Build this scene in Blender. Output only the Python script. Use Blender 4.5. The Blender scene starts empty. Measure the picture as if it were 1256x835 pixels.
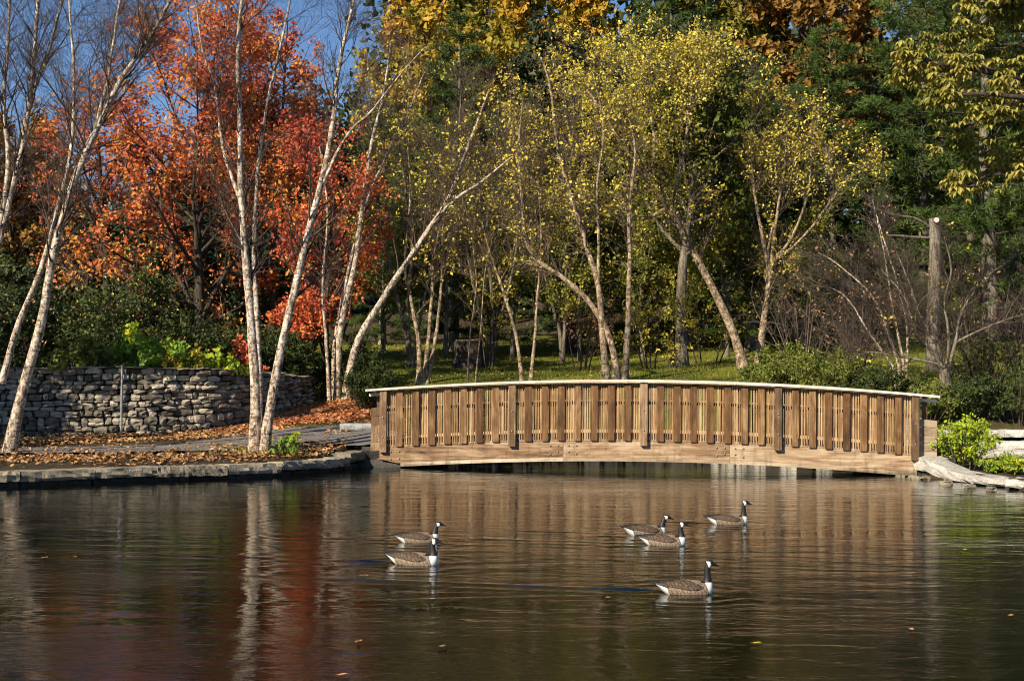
import bpy, math, random
import numpy as np
from mathutils import Matrix, Vector

# ------------------------------------------------------------------ camera, world, sun, exposure
SC = bpy.context.scene
COL = SC.collection
FPX, CX, CY = 1256 * 50 / 36, 628.0, 417.5
CAM = np.array([0.0, 0.0, 2.3])
_p, _r = math.radians(1.2), math.radians(0.5)
_f = np.array([0.0, math.cos(_p), math.sin(_p)])
_x = np.array([math.cos(_r), 0.0, math.sin(_r)])
_x = _x - _f * _x.dot(_f); _x /= np.linalg.norm(_x)
_u = np.cross(_x, _f)
cd = bpy.data.cameras.new('camera'); cam = bpy.data.objects.new('camera', cd); COL.objects.link(cam)
cd.lens = 50; cd.sensor_width = 36; cd.sensor_fit = 'HORIZONTAL'; cd.clip_end = 1000; cd.clip_start = 0.1
cam.matrix_world = Matrix(((_x[0], _u[0], -_f[0], CAM[0]), (_x[1], _u[1], -_f[1], CAM[1]), (_x[2], _u[2], -_f[2], CAM[2]), (0, 0, 0, 1)))
SC.camera = cam

SUN_AZ, SUN_EL = math.radians(41), math.radians(32)      # azimuth: degrees left of straight behind the camera
to_sun = Vector((-math.sin(SUN_AZ) * math.cos(SUN_EL), -math.cos(SUN_AZ) * math.cos(SUN_EL), math.sin(SUN_EL)))
sd = bpy.data.lights.new('sun', 'SUN'); sun = bpy.data.objects.new('sun', sd); COL.objects.link(sun)
sd.energy = 5.0; sd.angle = math.radians(0.5); sd.color = (1.0, 0.87, 0.67)
sun.rotation_euler = to_sun.to_track_quat('Z', 'Y').to_euler()
wd = bpy.data.worlds.new('World'); SC.world = wd; wd.use_nodes = True
wn = wd.node_tree.nodes; wl = wd.node_tree.links
sky = wn.new('ShaderNodeTexSky'); sky.sky_type = 'NISHITA'; sky.sun_disc = False
sky.sun_elevation = SUN_EL; sky.sun_rotation = math.atan2(to_sun.x, to_sun.y)
sky.air_density = 1.0; sky.dust_density = 0.0; sky.ozone_density = 6.0; sky.altitude = 1200
wl.new(sky.outputs[0], wn['Background'].inputs[0]); wn['Background'].inputs[1].default_value = 0.072
SC.view_settings.view_transform = 'Standard'; SC.view_settings.look = 'None'
SC.view_settings.exposure = 0.68; SC.view_settings.gamma = 1.0
SC.render.engine = 'CYCLES'
SC.cycles.use_denoising = True; SC.cycles.filter_width = 1.05
SC.cycles.max_bounces = 6; SC.cycles.diffuse_bounces = 2; SC.cycles.glossy_bounces = 3; SC.cycles.transmission_bounces = 3
SC.cycles.use_adaptive_sampling = True; SC.cycles.adaptive_threshold = 0.02

# ------------------------------------------------------------------ helpers
def W(px, py, Y):
    d = _f + _x * ((px - CX) / FPX) - _u * ((py - CY) / FPX)
    return CAM + d * (Y / d[1])
def WZ(px, py, z=0.0):
    d = _f + _x * ((px - CX) / FPX) - _u * ((py - CY) / FPX)
    return CAM + d * ((z - CAM[2]) / d[2])
def nrm(v): return v / np.maximum(np.linalg.norm(v, axis=-1, keepdims=True), 1e-9)

def mesh(name, V, F, smooth=False):
    """V (n,3); F: one (m,k) int array or a list of such."""
    V = np.asarray(V, np.float32).reshape(-1, 3)
    Fs = F if isinstance(F, list) else [F]
    Fs = [np.asarray(f, np.int32) for f in Fs if len(f)]
    me = bpy.data.meshes.new(name)
    me.vertices.add(len(V)); me.vertices.foreach_set('co', V.ravel())
    li = np.concatenate([f.ravel() for f in Fs]); tot = np.concatenate([np.full(len(f), f.shape[1], np.int32) for f in Fs])
    st = np.concatenate([[0], np.cumsum(tot)[:-1]]).astype(np.int32)
    me.loops.add(len(li)); me.loops.foreach_set('vertex_index', li)
    me.polygons.add(len(tot)); me.polygons.foreach_set('loop_start', st)
    try: me.polygons.foreach_set('loop_total', tot)
    except Exception: pass
    me.polygons.foreach_set('use_smooth', np.full(len(tot), bool(smooth)))
    me.update(calc_edges=True); me.validate()
    return me

def obj(name, me, mat, parent=None, loc=None, kind=None):
    o = bpy.data.objects.new(name, me); COL.objects.link(o)
    if mat is not None and len(me.materials) == 0: me.materials.append(mat)
    if parent is not None: o.parent = parent
    if loc is not None: o.location = loc
    if kind: o['kind'] = kind
    return o
def thing(name, label, cat, loc=(0, 0, 0), group=None, rz=0.0, sc=1.0):
    o = bpy.data.objects.new(name, None); COL.objects.link(o)
    o.location = loc; o.rotation_euler = (0, 0, rz); o.scale = (sc, sc, sc); o.empty_display_size = 0.2
    tag(o, label, cat, group); return o
def tag(o, label, cat, group=None):
    o['label'] = label; o['category'] = cat
    if group: o['group'] = group
    return o
def copy_tree(o, parent=None):
    c = o.copy(); COL.objects.link(c)
    if parent is not None: c.parent = parent
    for ch in KIDS.get(o.name, []): copy_tree(ch, c)
    return c
KIDS = {}

def boxes(specs):
    """specs: list of (centre, half sizes, 3x3 axes) -> V,F."""
    c8 = np.array([[x, y, z] for x in (-1, 1) for y in (-1, 1) for z in (-1, 1)], float)
    f6 = np.array([[0, 1, 3, 2], [4, 6, 7, 5], [0, 4, 5, 1], [2, 3, 7, 6], [0, 2, 6, 4], [1, 5, 7, 3]])
    V, F = [], []
    for k, (c, h, A) in enumerate(specs):
        V.append(np.asarray(c) + (c8 * np.asarray(h)) @ np.asarray(A)); F.append(f6 + 8 * k)
    return np.concatenate(V), np.concatenate(F)
def bevel_box(name, size, b, mat=None):
    import bmesh
    bm = bmesh.new(); bmesh.ops.create_cube(bm, size=1.0)
    for v in bm.verts: v.co = Vector((v.co.x * size[0], v.co.y * size[1], v.co.z * size[2]))
    if b: bmesh.ops.bevel(bm, geom=list(bm.edges), offset=b, segments=1, affect='EDGES')
    me = bpy.data.meshes.new(name); bm.to_mesh(me); bm.free()
    if mat: me.materials.append(mat)
    return me

def tubes(groups):
    """groups: list of (P (m,n,3), R (m,n), sides) -> V, F."""
    V, F, off = [], [], 0
    for P, R, k in groups:
        m, n, _ = P.shape
        if m == 0: continue
        T = nrm(np.gradient(P, axis=1))
        ch = nrm(P[:, -1] - P[:, 0])
        ref = np.where(np.abs(ch[:, 2:3]) < 0.8, np.array([[0, 0, 1.0]]), np.array([[1.0, 0, 0]]))[:, None, :]
        N = nrm(np.cross(T, np.broadcast_to(ref, T.shape))); B = np.cross(T, N)
        a = np.arange(k) * 2 * math.pi / k
        ring = P[:, :, None, :] + R[:, :, None, None] * (np.cos(a)[None, None, :, None] * N[:, :, None, :] + np.sin(a)[None, None, :, None] * B[:, :, None, :])
        V.append(ring.reshape(-1, 3))
        base = off + (np.arange(m)[:, None, None] * n + np.arange(n - 1)[None, :, None]) * k
        j = np.arange(k)[None, None, :]; j2 = (j + 1) % k
        F.append(np.stack([base + j, base + k + j, base + k + j2, base + j2], -1).reshape(-1, 4))
        off += m * n * k
    if not V: return np.zeros((0, 3)), np.zeros((0, 4), int)
    return np.concatenate(V), np.concatenate(F)

def spline(pts, n):
    p = np.asarray(pts, float)
    q = np.concatenate([[2 * p[0] - p[1]], p, [2 * p[-1] - p[-2]]])
    t = np.linspace(0, len(p) - 1, n); i = np.minimum(t.astype(int), len(p) - 2); f = (t - i)[:, None]
    a, b, c, d = q[i], q[i + 1], q[i + 2], q[i + 3]
    return 0.5 * ((2 * b) + (-a + c) * f + (2 * a - 5 * b + 4 * c - d) * f ** 2 + (-a + 3 * b - 3 * c + d) * f ** 3)

def ell_len(pos, d, env):
    c, r = env
    o = (pos - c) / r; dd = d / r
    A = (dd ** 2).sum(1); B = (o * dd).sum(1); C = (o ** 2).sum(1) - 1
    disc = np.maximum(B * B - A * C, 0)
    return np.maximum((-B + np.sqrt(disc)) / A, 0.3)

def spawn(P, R, n, rng, t0, t1, L, ang, up, npts, wig, rf=0.6, rmin=0.004, grav=0.0, env=None, shrink=0.5, rcap=0.03):
    m, k, _ = P.shape
    seg = np.linalg.norm(np.diff(P, axis=1), axis=2).sum(1)
    idx = rng.choice(m, n, p=seg / seg.sum())
    tt = rng.uniform(t0, t1, n); t = tt * (k - 1); i = np.minimum(t.astype(int), k - 2); f = (t - i)[:, None]
    a, b = P[idx, i], P[idx, i + 1]
    pos = a + (b - a) * f; T = nrm(b - a)
    r = R[idx, i] * (1 - f[:, 0]) + R[idx, i + 1] * f[:, 0]
    q = nrm(np.cross(T, rng.normal(size=(n, 3)))); A = rng.uniform(0.65, 1.35, n)[:, None] * ang
    d = nrm(T * np.cos(A) + q * np.sin(A) + np.array([0, 0, up]))
    if env is not None: Ln = ell_len(pos, d, env) * rng.uniform(L[0], L[1], n)
    else: Ln = rng.uniform(L[0], L[1], n) * (1 - shrink * (tt - t0) / max(t1 - t0, 1e-6))
    out = np.zeros((n, npts, 3)); out[:, 0] = pos; step = (Ln / (npts - 1))[:, None]
    for j in range(1, npts):
        d = nrm(d + wig * rng.normal(size=(n, 3)) + np.array([0, 0, grav]))
        pos = pos + d * step; out[:, j] = pos
    r0 = np.maximum(np.minimum(r * rf, rcap * Ln), rmin)
    RR = r0[:, None] * np.linspace(1, 0.25, npts)[None, :]
    return out, np.maximum(RR, rmin * 0.6)

def leaf_quads(C, size, rng, aspect=0.62, bias=(-0.25, -0.45, 0.55), bw=0.8, droop=0.0):
    n = len(C)
    N = nrm(rng.normal(size=(n, 3)) + bw * np.asarray(bias))
    U = rng.normal(size=(n, 3)); U[:, 2] -= droop
    U = nrm(U - N * (U * N).sum(1, keepdims=True)); Wd = np.cross(N, U)
    s = (size * np.clip(rng.lognormal(-0.06, 0.32, n), 0.4, 1.7))[:, None]
    curl = N * s * 0.12
    V = np.stack([C - U * s * 0.5, C + Wd * s * aspect * 0.5 + curl + U * s * .05, C + U * s * 0.5, C - Wd * s * aspect * 0.5 + curl + U * s * .05], 1)
    F = np.arange(n * 4).reshape(n, 4)
    return V.reshape(-1, 3), F

def on_twigs(P, n, rng, t0=0.3, jit=0.06, bunch=1):
    m, k, _ = P.shape
    nb = max(n // bunch, 1)
    idx = rng.integers(0, m, nb); t = rng.uniform(t0, 1, nb) * (k - 1); i = np.minimum(t.astype(int), k - 2); f = (t - i)[:, None]
    c = P[idx, i] + (P[idx, i + 1] - P[idx, i]) * f
    c = np.repeat(c, bunch, 0)
    return c + rng.normal(size=c.shape) * jit

# ------------------------------------------------------------------ materials
def mat_new(name):
    m = bpy.data.materials.new(name); m.use_nodes = True
    nt = m.node_tree; nt.nodes.clear()
    out = nt.nodes.new('ShaderNodeOutputMaterial')
    return m, nt, nt.nodes, nt.links, out
def nd(nt, typ, ins=None, **kw):
    n = nt.nodes.new(typ)
    for k, v in kw.items(): setattr(n, k, v)
    for k, v in (ins or {}).items():
        if isinstance(v, bpy.types.NodeSocket): nt.links.new(v, n.inputs[k])
        else: n.inputs[k].default_value = v
    return n
def ramp(nt, fac, stops, interp='LINEAR'):
    n = nt.nodes.new('ShaderNodeValToRGB'); cr = n.color_ramp; cr.interpolation = interp
    while len(cr.elements) < len(stops): cr.elements.new(0.5)
    for e, (p, c) in zip(cr.elements, stops): e.position = p; e.color = (*c, 1) if len(c) == 3 else c
    nt.links.new(fac, n.inputs[0]); return n.outputs[0]
def mth(nt, op, a, b=0.5, c=None, clamp=False):
    ins = {0: a, 1: b}
    if c is not None: ins[2] = c
    return nd(nt, 'ShaderNodeMath', ins, operation=op, use_clamp=clamp).outputs[0]
def coords(nt, scale=(1, 1, 1), which='Object'):
    tc = nd(nt, 'ShaderNodeTexCoord')
    return nd(nt, 'ShaderNodeMapping', {'Vector': tc.outputs[which], 'Scale': scale}).outputs[0]
def noise(nt, vec, scale, detail=4, rough=0.55, dist=0.0):
    n = nd(nt, 'ShaderNodeTexNoise', {'Scale': scale, 'Detail': detail, 'Roughness': rough, 'Distortion': dist})
    if vec is not None: nt.links.new(vec, n.inputs['Vector'])
    return n.outputs[0]
def world_pos(nt): return nd(nt, 'ShaderNodeNewGeometry').outputs['Position']

def leaf_mat(name, stops, nscale=0.6, nw=0.5, trans=0.3, rough=0.55, spec=0.35, salt=0.0):
    m, nt, ns, ln, out = mat_new(name)
    g = nd(nt, 'ShaderNodeNewGeometry')
    nz = noise(nt, g.outputs['Position'], nscale, 2)
    nzs = nd(nt, 'ShaderNodeMapRange', {'Value': nz, 'From Min': 0.32, 'From Max': 0.68}).outputs[0]
    fac = mth(nt, 'ADD', mth(nt, 'MULTIPLY', g.outputs['Random Per Island'], 1 - nw), mth(nt, 'MULTIPLY', nzs, nw), clamp=True)
    c = ramp(nt, fac, stops)
    b = nd(nt, 'ShaderNodeBsdfPrincipled', {'Base Color': c, 'Roughness': rough, 'Specular IOR Level': spec})
    t = nd(nt, 'ShaderNodeBsdfTranslucent', {'Color': c})
    mx = nd(nt, 'ShaderNodeMixShader', {0: trans, 1: b.outputs[0], 2: t.outputs[0]})
    ln.new(mx.outputs[0], out.inputs[0]); return m

def bark_mat(name, kind):
    m, nt, ns, ln, out = mat_new(name)
    p = world_pos(nt)
    def mp(s): return nd(nt, 'ShaderNodeMapping', {'Vector': p, 'Scale': s}).outputs[0]
    if kind == 'birch':
        patch = noise(nt, mp((5.5, 5.5, 3.2)), 1.8, 8, 0.72, 0.9)
        band = noise(nt, mp((3.0, 3.0, 20)), 1.5, 5, 0.65)
        c1 = ramp(nt, patch, [(0.36, (0.055, 0.038, 0.028)), (0.45, (0.26, 0.19, 0.135)), (0.52, (0.55, 0.46, 0.36)), (0.62, (0.78, 0.72, 0.62))])
        c2 = ramp(nt, band, [(0.36, (0.16, 0.11, 0.085)), (0.47, (1, 1, 1)), (1, (1, 1, 1))])
        col = nd(nt, 'ShaderNodeMix', {0: 0.85, 6: c1, 7: c2}, data_type='RGBA', blend_type='MULTIPLY').outputs[2]
        oz = nd(nt, 'ShaderNodeSeparateXYZ', {0: nd(nt, 'ShaderNodeTexCoord').outputs['Object']}).outputs[2]
        lowf = nd(nt, 'ShaderNodeMapRange', {'Value': mth(nt, 'ADD', oz, mth(nt, 'MULTIPLY', patch, 2.0)), 'From Min': 0.9, 'From Max': 3.4, 'To Min': 0.5, 'To Max': 0.0}).outputs[0]
        col = nd(nt, 'ShaderNodeMix', {0: lowf, 6: col, 7: nd(nt, 'ShaderNodeMix', {0: 1.0, 6: col, 7: (0.62, 0.50, 0.40, 1)}, data_type='RGBA', blend_type='MULTIPLY').outputs[2]}, data_type='RGBA').outputs[2]
        h = mth(nt, 'ADD', patch, mth(nt, 'MULTIPLY', band, 0.6)); bd = 0.03
    elif kind == 'yellowbirch':
        patch = noise(nt, mp((5.5, 5.5, 3.5)), 1.8, 8, 0.7, 0.8)
        band = noise(nt, mp((3.0, 3.0, 16)), 1.5, 5, 0.65)
        c1 = ramp(nt, patch, [(0.36, (0.06, 0.042, 0.028)), (0.47, (0.22, 0.16, 0.105)), (0.55, (0.42, 0.32, 0.21)), (0.68, (0.60, 0.50, 0.36))])
        c2 = ramp(nt, band, [(0.36, (0.2, 0.15, 0.12)), (0.48, (1, 1, 1)), (1, (1, 1, 1))])
        col = nd(nt, 'ShaderNodeMix', {0: 0.8, 6: c1, 7: c2}, data_type='RGBA', blend_type='MULTIPLY').outputs[2]
        h = mth(nt, 'ADD', patch, mth(nt, 'MULTIPLY', band, 0.6)); bd = 0.03
    elif kind == 'grey':
        rid = noise(nt, mp((9, 9, 1.4)), 1.6, 5, 0.65, 0.4)
        lich = noise(nt, mp((1, 1, 1)), 3, 3)
        c1 = ramp(nt, rid, [(0.35, (0.06, 0.05, 0.04)), (0.55, (0.24, 0.21, 0.17)), (0.75, (0.36, 0.33, 0.28))])
        c2 = ramp(nt, lich, [(0.35, (0.75, 0.72, 0.66)), (0.7, (1, 1, 1))])
        col = nd(nt, 'ShaderNodeMix', {0: 1.0, 6: c1, 7: c2}, data_type='RGBA', blend_type='MULTIPLY').outputs[2]
        h = rid; bd = 0.05
    elif kind == 'dark':
        rid = noise(nt, mp((8, 8, 1.6)), 1.6, 5, 0.65, 0.4)
        col = ramp(nt, rid, [(0.35, (0.02, 0.016, 0.013)), (0.6, (0.075, 0.06, 0.047)), (0.8, (0.13, 0.11, 0.09))]); h = rid; bd = 0.04
    else:   # twig colours
        v = {'twig': [(0.3, (0.035, 0.024, 0.019)), (0.7, (0.105, 0.075, 0.06))],
             'paletwig': [(0.3, (0.07, 0.05, 0.036)), (0.7, (0.20, 0.15, 0.105))],
             'redtwig': [(0.3, (0.042, 0.031, 0.024)), (0.7, (0.15, 0.118, 0.095))]}[kind]
        g = nd(nt, 'ShaderNodeNewGeometry')
        col = ramp(nt, g.outputs['Random Per Island'], v); h = None
    b = nd(nt, 'ShaderNodeBsdfPrincipled', {'Base Color': col, 'Roughness': 0.85, 'Specular IOR Level': 0.2})
    if h is not None:
        bp = nd(nt, 'ShaderNodeBump', {'Strength': 0.9, 'Distance': bd, 'Height': h}); ln.new(bp.outputs[0], b.inputs['Normal'])
    ln.new(b.outputs[0], out.inputs[0]); return m

def stone_mat(name, stops, wscale=1.0, moss=0.0):
    m, nt, ns, ln, out = mat_new(name)
    g = nd(nt, 'ShaderNodeNewGeometry'); oi = nd(nt, 'ShaderNodeObjectInfo')
    rnd = mth(nt, 'FRACT', mth(nt, 'ADD', g.outputs['Random Per Island'], oi.outputs['Random']), 0)
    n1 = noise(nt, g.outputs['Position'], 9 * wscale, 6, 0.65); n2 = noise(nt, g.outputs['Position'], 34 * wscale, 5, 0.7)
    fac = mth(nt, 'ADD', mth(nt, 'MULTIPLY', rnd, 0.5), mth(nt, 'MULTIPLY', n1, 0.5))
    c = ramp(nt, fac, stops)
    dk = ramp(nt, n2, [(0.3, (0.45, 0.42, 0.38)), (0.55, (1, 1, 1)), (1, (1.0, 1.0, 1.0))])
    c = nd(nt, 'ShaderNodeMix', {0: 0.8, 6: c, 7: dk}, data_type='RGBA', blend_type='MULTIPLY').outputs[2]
    if moss:
        mk = ramp(nt, noise(nt, g.outputs['Position'], 2.3, 5, 0.7), [(0.5, (0, 0, 0)), (0.66, (moss, moss, moss))])
        c = nd(nt, 'ShaderNodeMix', {0: mk, 6: c, 7: (0.06, 0.055, 0.04, 1)}, data_type='RGBA').outputs[2]
    b = nd(nt, 'ShaderNodeBsdfPrincipled', {'Base Color': c, 'Roughness': 0.9, 'Specular IOR Level': 0.25})
    bp = nd(nt, 'ShaderNodeBump', {'Strength': 0.9, 'Distance': 0.035, 'Height': mth(nt, 'ADD', n1, mth(nt, 'MULTIPLY', n2, 0.5))})
    ln.new(bp.outputs[0], b.inputs['Normal']); ln.new(b.outputs[0], out.inputs[0]); return m

def wood_mat(name, stops, axis, bump=0.006):
    """axis: grain direction in the object's own space."""
    m, nt, ns, ln, out = mat_new(name)
    s = {'x': (0.7, 22, 22), 'z': (26, 26, 1.2)}[axis]
    oi = nd(nt, 'ShaderNodeObjectInfo'); tc = nd(nt, 'ShaderNodeTexCoord')
    vec = nd(nt, 'ShaderNodeVectorMath', {0: tc.outputs['Object'], 1: nd(nt, 'ShaderNodeCombineXYZ', {0: mth(nt, 'MULTIPLY', oi.outputs['Random'], 37.0), 1: mth(nt, 'MULTIPLY', oi.outputs['Random'], 91.0), 2: mth(nt, 'MULTIPLY', oi.outputs['Random'], 53.0)}).outputs[0]}, operation='ADD').outputs[0]
    mp = nd(nt, 'ShaderNodeMapping', {'Vector': vec, 'Scale': s}).outputs[0]
    gr = noise(nt, mp, 1.0, 6, 0.6, 0.8)
    bl = noise(nt, nd(nt, 'ShaderNodeMapping', {'Vector': vec, 'Scale': (0.5, 1, 2.0) if axis == 'x' else (1.5, 1, 0.8)}).outputs[0], 2.6, 5, 0.65, 0.6)
    gr2 = nd(nt, 'ShaderNodeMapRange', {'Value': gr, 'From Min': 0.3, 'From Max': 0.7}).outputs[0]; bl2 = nd(nt, 'ShaderNodeMapRange', {'Value': bl, 'From Min': 0.32, 'From Max': 0.68}).outputs[0]
    fac = mth(nt, 'ADD', mth(nt, 'MULTIPLY', gr2, 0.32), mth(nt, 'ADD', mth(nt, 'MULTIPLY', bl2, 0.36), mth(nt, 'MULTIPLY', oi.outputs['Random'], 0.34)))
    c = ramp(nt, fac, stops)
    gp = world_pos(nt); st1 = noise(nt, nd(nt, 'ShaderNodeMapping', {'Vector': gp, 'Scale': (5, 5, 0.9)}).outputs[0], 1.4, 5, 0.65)
    stain = nd(nt, 'ShaderNodeMapRange', {'Value': st1, 'From Min': 0.52, 'From Max': 0.72, 'To Min': 0.0, 'To Max': 0.65}).outputs[0]
    c = nd(nt, 'ShaderNodeMix', {0: stain, 6: c, 7: nd(nt, 'ShaderNodeMix', {0: 1.0, 6: c, 7: (0.42, 0.40, 0.40, 1)}, data_type='RGBA', blend_type='MULTIPLY').outputs[2]}, data_type='RGBA').outputs[2]
    wz = nd(nt, 'ShaderNodeSeparateXYZ', {0: gp}).outputs[2]
    damp = nd(nt, 'ShaderNodeMapRange', {'Value': mth(nt, 'ADD', wz, mth(nt, 'MULTIPLY', st1, -0.22)), 'From Min': -0.06, 'From Max': 0.06, 'To Min': 0.8, 'To Max': 0.0}).outputs[0]
    c = nd(nt, 'ShaderNodeMix', {0: damp, 6: c, 7: (0.05, 0.05, 0.03, 1)}, data_type='RGBA').outputs[2]
    b = nd(nt, 'ShaderNodeBsdfPrincipled', {'Base Color': c, 'Roughness': 0.75, 'Specular IOR Level': 0.3})
    bp = nd(nt, 'ShaderNodeBump', {'Strength': 0.7, 'Distance': bump, 'Height': gr})
    ln.new(bp.outputs[0], b.inputs['Normal']); ln.new(b.outputs[0], out.inputs[0]); return m

def plain_mat(name, col, rough=0.6, metal=0.0, var=0.25, nscale=20, spec=0.4):
    m, nt, ns, ln, out = mat_new(name)
    n = noise(nt, world_pos(nt), nscale, 4)
    lo = tuple(c * (1 - var) for c in col); hi = tuple(min(c * (1 + var), 1) for c in col)
    b = nd(nt, 'ShaderNodeBsdfPrincipled', {'Base Color': ramp(nt, n, [(0.3, lo), (0.7, hi)]), 'Roughness': rough, 'Metallic': metal, 'Specular IOR Level': spec})
    ln.new(b.outputs[0], out.inputs[0]); return m

M = {}
M['birch'] = bark_mat('birch_bark', 'birch'); M['ybirch'] = bark_mat('pale_tan_bark', 'yellowbirch')
M['greybark'] = bark_mat('grey_bark', 'grey'); M['darkbark'] = bark_mat('dark_bark', 'dark')
M['twig'] = bark_mat('dark_twig', 'twig'); M['paletwig'] = bark_mat('pale_twig', 'paletwig'); M['redtwig'] = bark_mat('reddish_twig', 'redtwig')
M['maple'] = leaf_mat('maple_leaf', [(0.0, (0.22, 0.05, 0.03)), (0.25, (0.52, 0.10, 0.06)), (0.5, (0.68, 0.19, 0.055)), (0.75, (0.72, 0.33, 0.06)), (1.0, (0.62, 0.44, 0.10))], 0.7, 0.5, 0.3)
M['mapler'] = leaf_mat('maple_leaf_red', [(0.0, (0.42, 0.05, 0.04)), (0.4, (0.74, 0.14, 0.075)), (0.75, (0.80, 0.24, 0.08)), (1.0, (0.76, 0.36, 0.10))], 0.6, 0.5, 0.3)
M['maple2'] = leaf_mat('maple_leaf_mixed', [(0.0, (0.34, 0.05, 0.04)), (0.35, (0.62, 0.11, 0.06)), (0.65, (0.74, 0.22, 0.06)), (1.0, (0.72, 0.36, 0.08))], 0.7, 0.55, 0.3)
M['yellow'] = leaf_mat('yellow_leaf', [(0.0, (0.20, 0.19, 0.03)), (0.3, (0.50, 0.42, 0.045)), (0.7, (0.78, 0.64, 0.09)), (1.0, (0.86, 0.76, 0.25))], 0.9, 0.35, 0.3)
M['hornbeam'] = leaf_mat('hornbeam_leaf', [(0.0, (0.05, 0.08, 0.014)), (0.4, (0.17, 0.19, 0.03)), (0.75, (0.40, 0.36, 0.05)), (1.0, (0.64, 0.52, 0.08))], 0.6, 0.5, 0.3)
M['tan'] = leaf_mat('tan_leaf', [(0.0, (0.16, 0.08, 0.04)), (0.5, (0.36, 0.20, 0.09)), (1.0, (0.55, 0.38, 0.18))], 0.9, 0.35, 0.25)
M['oak'] = leaf_mat('oak_leaf', [(0.0, (0.12, 0.15, 0.015)), (0.35, (0.32, 0.26, 0.025)), (0.65, (0.52, 0.32, 0.03)), (1.0, (0.58, 0.27, 0.04))], 0.35, 0.65, 0.3)
M['oakbrown'] = leaf_mat('oak_leaf_brown', [(0.0, (0.07, 0.055, 0.012)), (0.4, (0.22, 0.12, 0.02)), (0.75, (0.34, 0.17, 0.03)), (1.0, (0.30, 0.24, 0.04))], 0.35, 0.6, 0.25)
M['olive'] = leaf_mat('olive_leaf', [(0.0, (0.045, 0.075, 0.012)), (0.45, (0.12, 0.14, 0.018)), (0.8, (0.28, 0.22, 0.03)), (1.0, (0.40, 0.28, 0.04))], 0.4, 0.6, 0.28)
M['pine'] = leaf_mat('pine_needle', [(0.0, (0.022, 0.045, 0.010)), (0.5, (0.065, 0.11, 0.018)), (0.85, (0.12, 0.165, 0.03)), (1.0, (0.20, 0.16, 0.05))], 0.5, 0.5, 0.12, 0.5)
M['yew'] = leaf_mat('yew_leaf', [(0.0, (0.014, 0.028, 0.007)), (0.55, (0.045, 0.072, 0.013)), (1.0, (0.115, 0.135, 0.024))], 0.8, 0.5, 0.2)
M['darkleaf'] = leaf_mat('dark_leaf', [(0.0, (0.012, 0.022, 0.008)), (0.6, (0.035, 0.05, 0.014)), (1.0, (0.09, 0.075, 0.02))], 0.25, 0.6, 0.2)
M['lime'] = leaf_mat('lime_leaf', [(0.0, (0.16, 0.24, 0.02)), (0.5, (0.34, 0.45, 0.03)), (1.0, (0.62, 0.66, 0.05))], 2.5, 0.5, 0.35)
M['vine'] = leaf_mat('vine_leaf', [(0.0, (0.08, 0.17, 0.02)), (0.5, (0.20, 0.34, 0.03)), (0.8, (0.45, 0.5, 0.03)), (1.0, (0.75, 0.62, 0.03))], 1.6, 0.6, 0.35)
M['shrub'] = leaf_mat('shrub_leaf', [(0.0, (0.05, 0.08, 0.012)), (0.5, (0.16, 0.19, 0.028)), (1.0, (0.34, 0.34, 0.06))], 1.0, 0.5, 0.25)
M['chestnut'] = leaf_mat('chestnut_leaf', [(0.0, (0.07, 0.09, 0.015)), (0.4, (0.22, 0.21, 0.035)), (0.72, (0.46, 0.40, 0.09)), (1.0, (0.40, 0.22, 0.06))], 0.8, 0.5, 0.25, 0.4, 0.5)
M['litter'] = leaf_mat('litter_leaf', [(0.0, (0.10, 0.05, 0.025)), (0.4, (0.30, 0.15, 0.06)), (0.75, (0.50, 0.28, 0.11)), (1.0, (0.62, 0.46, 0.24))], 1.5, 0.3, 0.05)
M['litterred'] = leaf_mat('litter_leaf_orange', [(0.0, (0.25, 0.08, 0.03)), (0.4, (0.50, 0.18, 0.07)), (0.75, (0.62, 0.30, 0.13)), (1.0, (0.70, 0.45, 0.25))], 1.5, 0.3, 0.05)
M['grassblade'] = leaf_mat('grass_blade', [(0.0, (0.06, 0.09, 0.012)), (0.5, (0.16, 0.185, 0.022)), (1.0, (0.32, 0.29, 0.05))], 0.7, 0.5, 0.25)
M['wallstone'] = stone_mat('wall_stone', [(0.22, (0.075, 0.066, 0.054)), (0.42, (0.22, 0.195, 0.155)), (0.6, (0.38, 0.34, 0.27)), (0.78, (0.58, 0.51, 0.39))])
M['curbstone'] = stone_mat('edging_stone', [(0.2, (0.17, 0.145, 0.105)), (0.5, (0.29, 0.25, 0.185)), (0.8, (0.44, 0.385, 0.29))], 0.9, 0.8)
M['limestone'] = stone_mat('pale_limestone', [(0.2, (0.42, 0.40, 0.36)), (0.5, (0.58, 0.55, 0.50)), (0.8, (0.70, 0.68, 0.63))], 0.6, 0.35)
M['slab'] = stone_mat('grey_slab_stone', [(0.2, (0.34, 0.35, 0.36)), (0.8, (0.50, 0.51, 0.52))], 0.7, 0.2)
M['board'] = wood_mat('stained_board', [(0.12, (0.028, 0.015, 0.007)), (0.40, (0.10, 0.048, 0.018)), (0.6, (0.175, 0.090, 0.035)), (0.85, (0.34, 0.22, 0.11))], 'z')
M['postwood'] = wood_mat('weathered_post', [(0.15, (0.05, 0.03, 0.016)), (0.5, (0.18, 0.105, 0.055)), (0.8, (0.40, 0.28, 0.17))], 'z')
M['slat'] = wood_mat('slat_wood', [(0.15, (0.12, 0.065, 0.028)), (0.5, (0.33, 0.195, 0.09)), (0.8, (0.56, 0.41, 0.24))], 'z')
M['beam'] = wood_mat('beam_wood', [(0.12, (0.06, 0.034, 0.02)), (0.36, (0.22, 0.13, 0.07)), (0.56, (0.40, 0.28, 0.17)), (0.82, (0.58, 0.47, 0.33))], 'x', 0.01)
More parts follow.
